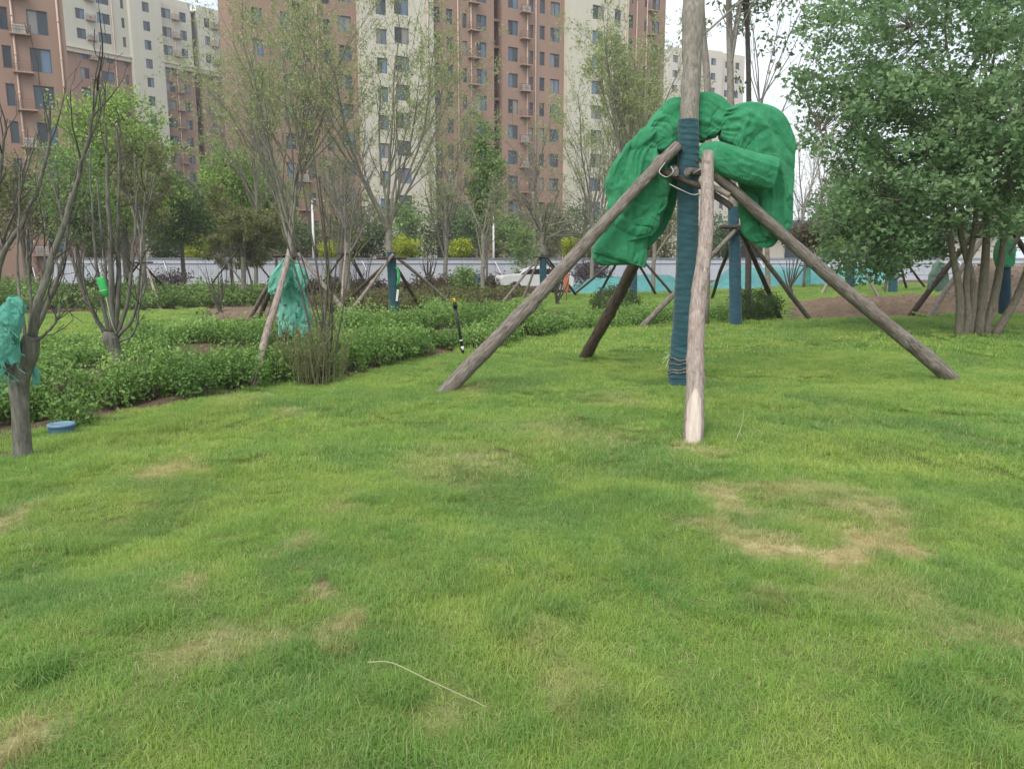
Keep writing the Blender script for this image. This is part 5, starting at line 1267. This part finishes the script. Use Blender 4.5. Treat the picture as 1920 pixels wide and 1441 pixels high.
# young bare pruned trees in the middle distance
for lab, bp, seed, Yy in [('small dark pruned tree with few stems left of the net on soil', (414, 597), 121, 24), ('small pruned tree by the orange post', (1046, 578), 122, 27), ('small pruned tree on the far lawn behind the right prop log', (1484, 560), 123, 30), ('thin pruned sapling in the rough ground below the wall', (676, 600), 124, 22.5), ('low bare sapling before the white wall', (805, 545), 125, 45)]:
    vase(lab, bp, [(bp[0] - 1, bp[1] - 12), (bp[0] - 3, bp[1] - 24)], 4.5, .5, 7, 1.3, 'lf_dark', .08, seed, spec=dict(BARE, up=[.18, .15, .1, 0], nch=[2, 2, 0]), bark='twig_dark', spread=36, Y=Yy, name='pruned_tree')

# ================================================================== background crowns
def dense(label, px, pyt, pyb, hw_px, Y, mat, seed, n=260, per=34, ls=.14, group=None, name='leafy_tree', trunk=True, sig=.3, gap=.15, squash=1.0):
    b = gz(*(P(px, 520, Y)[:2])); top = P(px, pyt, Y)[2]; bot = P(px, pyb, Y)[2]; w = Y / F_PX
    rx = hw_px * w; h = (top - bot) / 2; cz = (top + bot) / 2 
    C = np.array([b[0], b[1], cz])
    st = [[b, [b[0], b[1], bot + h * .3], [b[0] + .1, b[1], cz], [b[0] - .1, b[1], cz + h * .6]]]
    rng = np.random.default_rng(seed)
    el = [(C, (rx * .85, rx * .85, h * .9), 1.0)]
    for k in range(5):
        d = rng.normal(size=3); d /= np.linalg.norm(d); el.append((C + d * np.array([rx, rx, h]) * .55, (rx * .5, rx * .5, h * .45), .35))
    return crown_tree(name, label, b, st, max(.06, rx * .06), el, n, per, mat, ls, seed, group, sigma=sig, limbs=16, gap=gap)
dense('bright green rounded tree before the receding block at left', 240, 150, 450, 128, 40, 'lf_light', 131, 560, 40, .175, sig=.36, gap=.0)
dense('darker green tree left of the bright rounded tree', 150, 250, 470, 80, 36, 'lf_mid', 132, 300, 40, .14)
dense('brownish tree behind the leftmost trunks', 50, 275, 470, 75, 38, 'lf_olive', 133, 220, 34, .15)
dense('dark green tree under the brown building at far left', -60, 270, 480, 90, 42, 'lf_mid', 134, 240, 40, .15)
dense('deep green tree right of the bright rounded tree', 345, 330, 480, 75, 44, 'lf_mid', 135, 300, 40, .15)
dense('light green tree before the gap between the buildings', 435, 255, 470, 62, 47, 'lf_light', 136, 300, 40, .17)
dense('narrow upright green tree before the dark shaft of the tower', 913, 226, 425, 34, 46, 'lf_mid', 137, 220, 40, .16, sig=.26)
dense('slim green tree beside the white lamp post', 520, 270, 470, 50, 52, 'lf_mid', 138, 260, 36, .17)
BELT_AT = ['at the extreme left edge', 'behind the leftmost dark trunks', 'behind the fan of upright stems', 'right of the bright rounded tree', 'behind the yellow green round shrub', 'left of the torn teal net top', 'directly above the torn teal net', 'beside the white lamp post', 'behind the bare twiggy tree', 'right of the vase shaped tree trunk', 'below the tower drainpipe left of centre', 'under the narrow upright tree', 'right of the slim white post', 'behind the drooping pollarded tree', 'above the left prop log', 'left of the hanging green bundle', 'behind the gap left of the wrapped trunk', 'between the two blue wrapped trunks', 'right of the ball crowned tree', 'behind the left edge of the maple', 'behind the maple crown', 'at the extreme right edge']
BELT = 'tree belt behind the white wall'
k = 0
for (px, pt, hw_, mt, Y) in [(-40, 380, 60, 'lf_mid', 63), (95, 400, 60, 'lf_dark', 64), (190, 395, 60, 'lf_mid', 63), (300, 400, 55, 'lf_dark', 66), (395, 380, 60, 'lf_dark', 64), (480, 385, 55, 'lf_mid', 66), (560, 400, 50, 'lf_dark', 64), (640, 395, 55, 'lf_olive', 66),
                             (690, 360, 45, 'lf_dark', 67), (775, 365, 55, 'lf_mid', 63), (830, 345, 50, 'lf_dark', 66), (880, 390, 40, 'lf_dark', 63), (950, 385, 55, 'lf_mid', 64), (1020, 370, 50, 'lf_olive', 66), (1095, 365, 60, 'lf_dark', 64), (1160, 390, 45, 'lf_mid', 66),
                             (1245, 375, 60, 'lf_olive', 63), (1330, 400, 50, 'lf_dark', 66), (1560, 320, 60, 'lf_dark', 66), (1650, 300, 70, 'lf_mid', 64), (1760, 320, 80, 'lf_dark', 66), (1880, 300, 80, 'lf_mid', 64)]:
    nm = {'lf_mid': 'mid green', 'lf_dark': 'dark green', 'lf_olive': 'olive brown'}[mt]
    dense('%s leafy tree behind the wall, %s' % (nm, BELT_AT[k]), px, pt, 500, hw_, Y, mt, 150 + k, 150, 30, .22, BELT, sig=.4, gap=.1); k += 1
k = 0
for lab, px, pt, hw_, Y, pb in [('bright yellow green round shrub above the white wall at left', 370, 438, 30, 60, 490), ('small yellow shrub above the wall beside the lamp post', 622, 452, 20, 60, 484), ('yellow shrub above the wall near the centre', 866, 444, 21, 60, 484), ('pale yellow green shrub left of the label wrapped trunk top', 762, 440, 28, 60, 486),
                            ('small yellow shrub behind the left prop log', 1072, 446, 18, 60, 482), ('yellow shrub above the wall at right by the maple', 1558, 432, 17, 60, 470)]:
    dense(lab, px, pt, pb, hw_, Y, 'lf_yellow', 180 + k, 90, 30, .17, name='yellow_shrub', sig=.2, gap=0); k += 1
dense('dark brown ball crowned tree right of the green bundle', 1508, 418, 466, 46, 40, 'lf_brown', 190, 160, 40, .14, name='ball_tree', sig=.2, gap=0)
dense('purple leaved shrub before the wall at left', 318, 500, 545, 40, 50, 'lf_purple', 191, 70, 26, .14, name='purple_shrub', sig=.3)
dense('purple leaved shrub before the wall near the prop log', 1110, 488, 540, 40, 46, 'lf_purple', 192, 90, 26, .13, name='purple_shrub', sig=.3)
dense('small grey green shrub before the wall near the black sprinkler', 868, 500, 560, 24, 36, 'lf_mid', 193, 90, 30, .10, name='grey_shrub', sig=.2)
dense('willowy green sapling before the wall right of the centre', 985, 420, 530, 26, 44, 'lf_mid', 194, 90, 30, .12, name='young_tree', sig=.25)
dense('dark leafy tree behind the olive tree and log props', 180, 520, 585, 40, 28, 'lf_bush', 195, 160, 34, .09, name='dark_shrub', sig=.2)
for lab, px, top, Y, seed, L, n in [('thin bare tree before the wall at centre', 905, 380, 40, 201, 2.4, 6), ('thin bare tree right of the narrow green tree', 1000, 300, 48, 202, 4.0, 8), ('thin bare tree against the sky left of the maple', 1505, 330, 60, 203, 6.0, 9), ('second thin bare tree against the sky by the maple', 1540, 300, 70, 204, 6.0, 9), ('thin sparse tree before the tower left bay', 640, 330, 44, 205, 5.0, 9), ('thin sparse tree before the tower by the drainpipe', 835, 320, 46, 206, 5.5, 10), ('sparse tall tree before the right tower bay', 1110, 330, 42, 207, 6.0, 10), ('sparse tall tree close behind the left of the green bundle', 1225, 330, 40, 208, 5.5, 10), ('tall pale tree at the gap between the buildings', 480, 280, 40, 209, 6.5, 11)]:
    vase(lab, (px, 545), [(px, 500), (px + 2, (500 + top) / 2 + 60), (px, top + 60)], 4.2, .45, n, L, 'lf_willow', .13, seed, spec=dict(SPARSE, nl=[0, 0, 4, 6]) if seed > 204 else BARE, spread=22, Y=Y, name='slender_tree')

# ================================================================== earthworks, nets on the ground, far objects
def ridge(name, poly, h, mat, seed, label, cat=None, kind=None, res=.22, rough=.35, nscale=1.6):
    pl_ = np.array(poly)[:, :2]; lo, hi = pl_.min(0), pl_.max(0)
    x = np.arange(lo[0], hi[0] + res, res); y = np.arange(lo[1], hi[1] + res, res * .8); X_, Y_ = np.meshgrid(x, y)
    d = np.full(X_.shape, 1e9)
    for i in range(len(pl_)):
        a, b_ = pl_[i], pl_[(i + 1) % len(pl_)]; ab = b_ - a; tt = np.clip(((X_ - a[0]) * ab[0] + (Y_ - a[1]) * ab[1]) / (ab @ ab), 0, 1)
        d = np.minimum(d, np.hypot(X_ - a[0] - tt * ab[0], Y_ - a[1] - tt * ab[1]))
    ins = inpoly(X_, Y_, pl_); d = np.where(ins, d, -.0)
    hh = h * sst(d / (.45 * d.max() + .01)) * (1 - rough + 2 * rough * (.65 * vnoise(X_ * nscale, Y_ * nscale, 0, seed) + .35 * vnoise(X_ * nscale * 3.1, Y_ * nscale * 3.1, 0, seed + 1)))
    Z = terr(X_, Y_) - .03 + hh * 1.0
    ny_, nx_ = X_.shape; i = np.arange(ny_ - 1)[:, None] * nx_ + np.arange(nx_ - 1)[None]
    keep = (ins[:-1, :-1] | ins[1:, 1:] | ins[:-1, 1:] | ins[1:, :-1]).ravel()
    F_ = np.stack([i, i + 1, i + 1 + nx_, i + nx_], -1).reshape(-1, 4)[keep]
    o = MB().add(np.stack([X_, Y_, Z], -1).reshape(-1, 3), F_).build(name, mat)
    return tag(o, label, cat, None, kind)
ridge('soil_ridge', RIDGE, .20, M['soil'], 5, 'low ridge of bare brown soil across the right lawn', kind='structure', res=.08, rough=.95, nscale=3.6)
ridge('rubble_heap', [G(*q) for q in [(1745, 586), (1850, 588), (2080, 592), (2080, 556), (1850, 556), (1745, 562)]], .95, M['rubble'], 6, 'grey brown heap of rubble and soil behind the maple stems', 'heap', res=.12, rough=.7, nscale=2.2)
gc = G(560, 600)
ridge('soil_patch', [G(*q) for q in [(380, 598), (480, 601), (600, 595), (600, 580), (480, 577), (380, 580)]], .12, M['soil'], 8, 'flat patch of bare brown soil left of the propped trees', kind='structure', res=.3)
ridge('dust_net', [G(*q) for q in [(1062, 553), (1160, 550), (1300, 545), (1300, 533), (1160, 536), (1062, 540)]], .75, M['tarp'], 11, 'turquoise dust net spread over a low heap behind the round bush', 'net', res=.2, rough=.35, nscale=.9)
ridge('dust_net', [G(*q) for q in [(1325, 545), (1420, 543), (1530, 536), (1690, 528), (1690, 519), (1530, 523), (1420, 529), (1325, 533)]], .95, M['tarp'], 12, 'turquoise dust net covering a long heap before the wall at right', 'net', res=.25, rough=.3, nscale=.7)
sc_ = thing('stone_scatter', 'loose stones and clods lying on the rubble heap', 'stones', (14, 22, 0)); sc_["kind"] = 'stuff'
mb = MB(); rs = np.random.default_rng(31)
ico = np.array([[1, 0, 0], [-1, 0, 0], [0, 1, 0], [0, -1, 0], [0, 0, 1], [0, 0, -1]], float); icof = [[0, 2, 4], [2, 1, 4], [1, 3, 4], [3, 0, 4], [2, 0, 5], [1, 2, 5], [3, 1, 5], [0, 3, 5]]
dg = bpy.data.objects['rubble_heap']; vz = np.array([v.co[:] for v in dg.data.vertices])
HEAP = [G(*e) for e in [(1745, 586), (1850, 588), (2080, 592), (2080, 556), (1850, 556), (1745, 562)]]
for _ in range(900):
    q = vz[rs.integers(len(vz))]; s = rs.uniform(.03, .12) * rs.uniform(.5, 1)
    if not inpoly(np.array([q[0]]), np.array([q[1]]), HEAP)[0]: continue
    mb.add(ico * s * rs.uniform(.6, 1.3, (6, 1)) * [1, 1, .7] + q - np.array([14, 22, 0]), icof)
mb.build('stones', M['rubble'], sc_, False)

# white car seen in part behind the props
Yc = 44.0; cb = gz(*(P(1002, 530, Yc)[:2]))
car = thing('parked_car', 'white parked car half hidden behind the props and scrub', 'car', tuple(cb), math.radians(12))
prof = [(-2.1, .45), (-2.15, .85), (-1.9, 1.0), (-1.1, 1.06), (-.55, 1.42), (.75, 1.45), (1.45, 1.05), (2.05, .92), (2.15, .60), (2.1, .35)]
pr = spline(prof, 40); V = []
for sy, sc2 in ((-.86, .97), (-.80, 1.0), (.80, 1.0), (.86, .97)):
    V.append(np.stack([pr[:, 0] * sc2, np.full(40, sy), .35 + (pr[:, 1] - .35) * sc2], -1))
V = np.concatenate(V); F_ = [[r * 40 + q, r * 40 + q + 1, (r + 1) * 40 + q + 1, (r + 1) * 40 + q] for r in range(3) for q in range(39)]
mb = MB().add(V, F_); mb.f.append(np.array([list(range(40))])); mb.f.append(np.array([list(range(120, 160))[::-1]])); mb.build('body', M['white'], car, False)
MB().add([[-1.0, -.875, 1.06], [-.5, -.875, 1.34], [.72, -.875, 1.36], [1.3, -.875, 1.05]], [[0, 1, 2, 3]]).add([[-1.0, .875, 1.06], [-.5, .875, 1.34], [.72, .875, 1.36], [1.3, .875, 1.05]], [[3, 2, 1, 0]]).add([[-1.06, -.7, 1.09], [-1.06, .7, 1.09], [-.60, .65, 1.42], [-.60, -.65, 1.42]], [[0, 1, 2, 3]]).build('window', M['glass_dark'], car, False)
whl = MB()
V, F_ = lathe([(.18, -.09), (.31, -.09), (.33, -.05), (.33, .05), (.31, .09), (.18, .09)], 20); V = V[:, [0, 2, 1]]
wm = MB().add(V, F_).mesh('wheel'); wm.materials.append(M['rubber'])
V2, F2 = lathe([(.001, -.07), (.17, -.08), (.19, -.09), (.19, .09), (.001, .07)], 20); V2 = V2[:, [0, 2, 1]]
rm2 = MB().add(V2, F2).mesh('rim'); rm2.materials.append(M['wire'])
for x in (-1.3, 1.35):
    for y in (-.80, .80): o = obj('wheel', wm, None, car); o.location = (x, y, .33); obj('rim', rm2, None, o)
bb = gz(*(P(893, 535, 45)[:2]))
bt = thing('blue_sheet_bundle', 'dark blue sheet thrown over a low pile before the white wall', 'sheet', tuple(bb))
mb = loft([(878, 528, 6, .2, 45), (886, 526, 8, .35, 45), (896, 527, 9, .35, 45), (907, 528, 7, .2, 45)], 40, 32, .06, 4, 3); o = mb.build('sheet', M['blue'], bt); lift(o, bb)
MB().box((-.15, -.3, .12), (.4, .3, .25)).build('white_sack', M['white'], bt, False)
ob = gz(*(P(1062, 556, 29.5)[:2]))
op_ = thing('orange_marker', 'upright orange marker sheet on a stake left of the round bush', 'marker', tuple(ob))
MB().tube([(0, 0, -.05), (.01, 0, .95)], .02, 8).build('stake', M['twig'], op_)
mb = loft([(1061, 509, 3, .02, 29.4), (1062, 520, 5, .05, 29.4), (1061, 540, 5, .05, 29.4), (1062, 549, 3, .03, 29.4)], 40, 32, .03, 8, 4); o = mb.build('sheet', M['orange'], op_); lift(o, ob)
# lamp post and thin posts
lb = gz(*(P(590, 520, 60.5)[:2]))
lp = thing('lamp_post', 'white lamp post above the wall behind the teal net', 'lamp post', tuple(lb)); e = P(585, 375, 60.5) - lb
MB().tube([(0, 0, 0), e], [.13, .08], 10).build('post', M['white'], lp); MB().tube([(0, 0, 0), (0, 0, .4)], [.18, .16], 10).build('base', M['white'], lp)
MB().box(e + [.25, 0, .05], (.6, .2, .1)).build('lamp_head', M['wire'], lp, False)
lb = gz(*(P(926, 520, 60.5)[:2])); lp = thing('lamp_post', 'slim white post above the wall near the narrow green tree', 'lamp post', tuple(lb)); e = P(925, 402, 60.5) - lb
MB().tube([(0, 0, 0), e], [.09, .07], 10).build('post', M['white'], lp); MB().tube([(0, 0, 0), (0, 0, .4)], [.15, .13], 10).build('base', M['white'], lp); MB().box(e + [0, 0, .06], (.3, .2, .1)).build('lamp_head', M['wire'], lp, False)

# ------------------------------------------------------------------ thin pale haze between here and the towers
hz = MB().box((0, 270, 22), (680, 700, 48)).mesh('haze', False)
t = NT('haze'); v = t.n("ShaderNodeVolumePrincipled"); v.inputs["Color"].default_value = (.93, .96, 1, 1); v.inputs["Density"].default_value = .0006
t.l(v.outputs[0], t.out.inputs["Volume"])
hzo = obj('haze', hz, t.m); tag(hzo, 'thin pale summer haze softening the far towers', 'haze', kind='stuff')
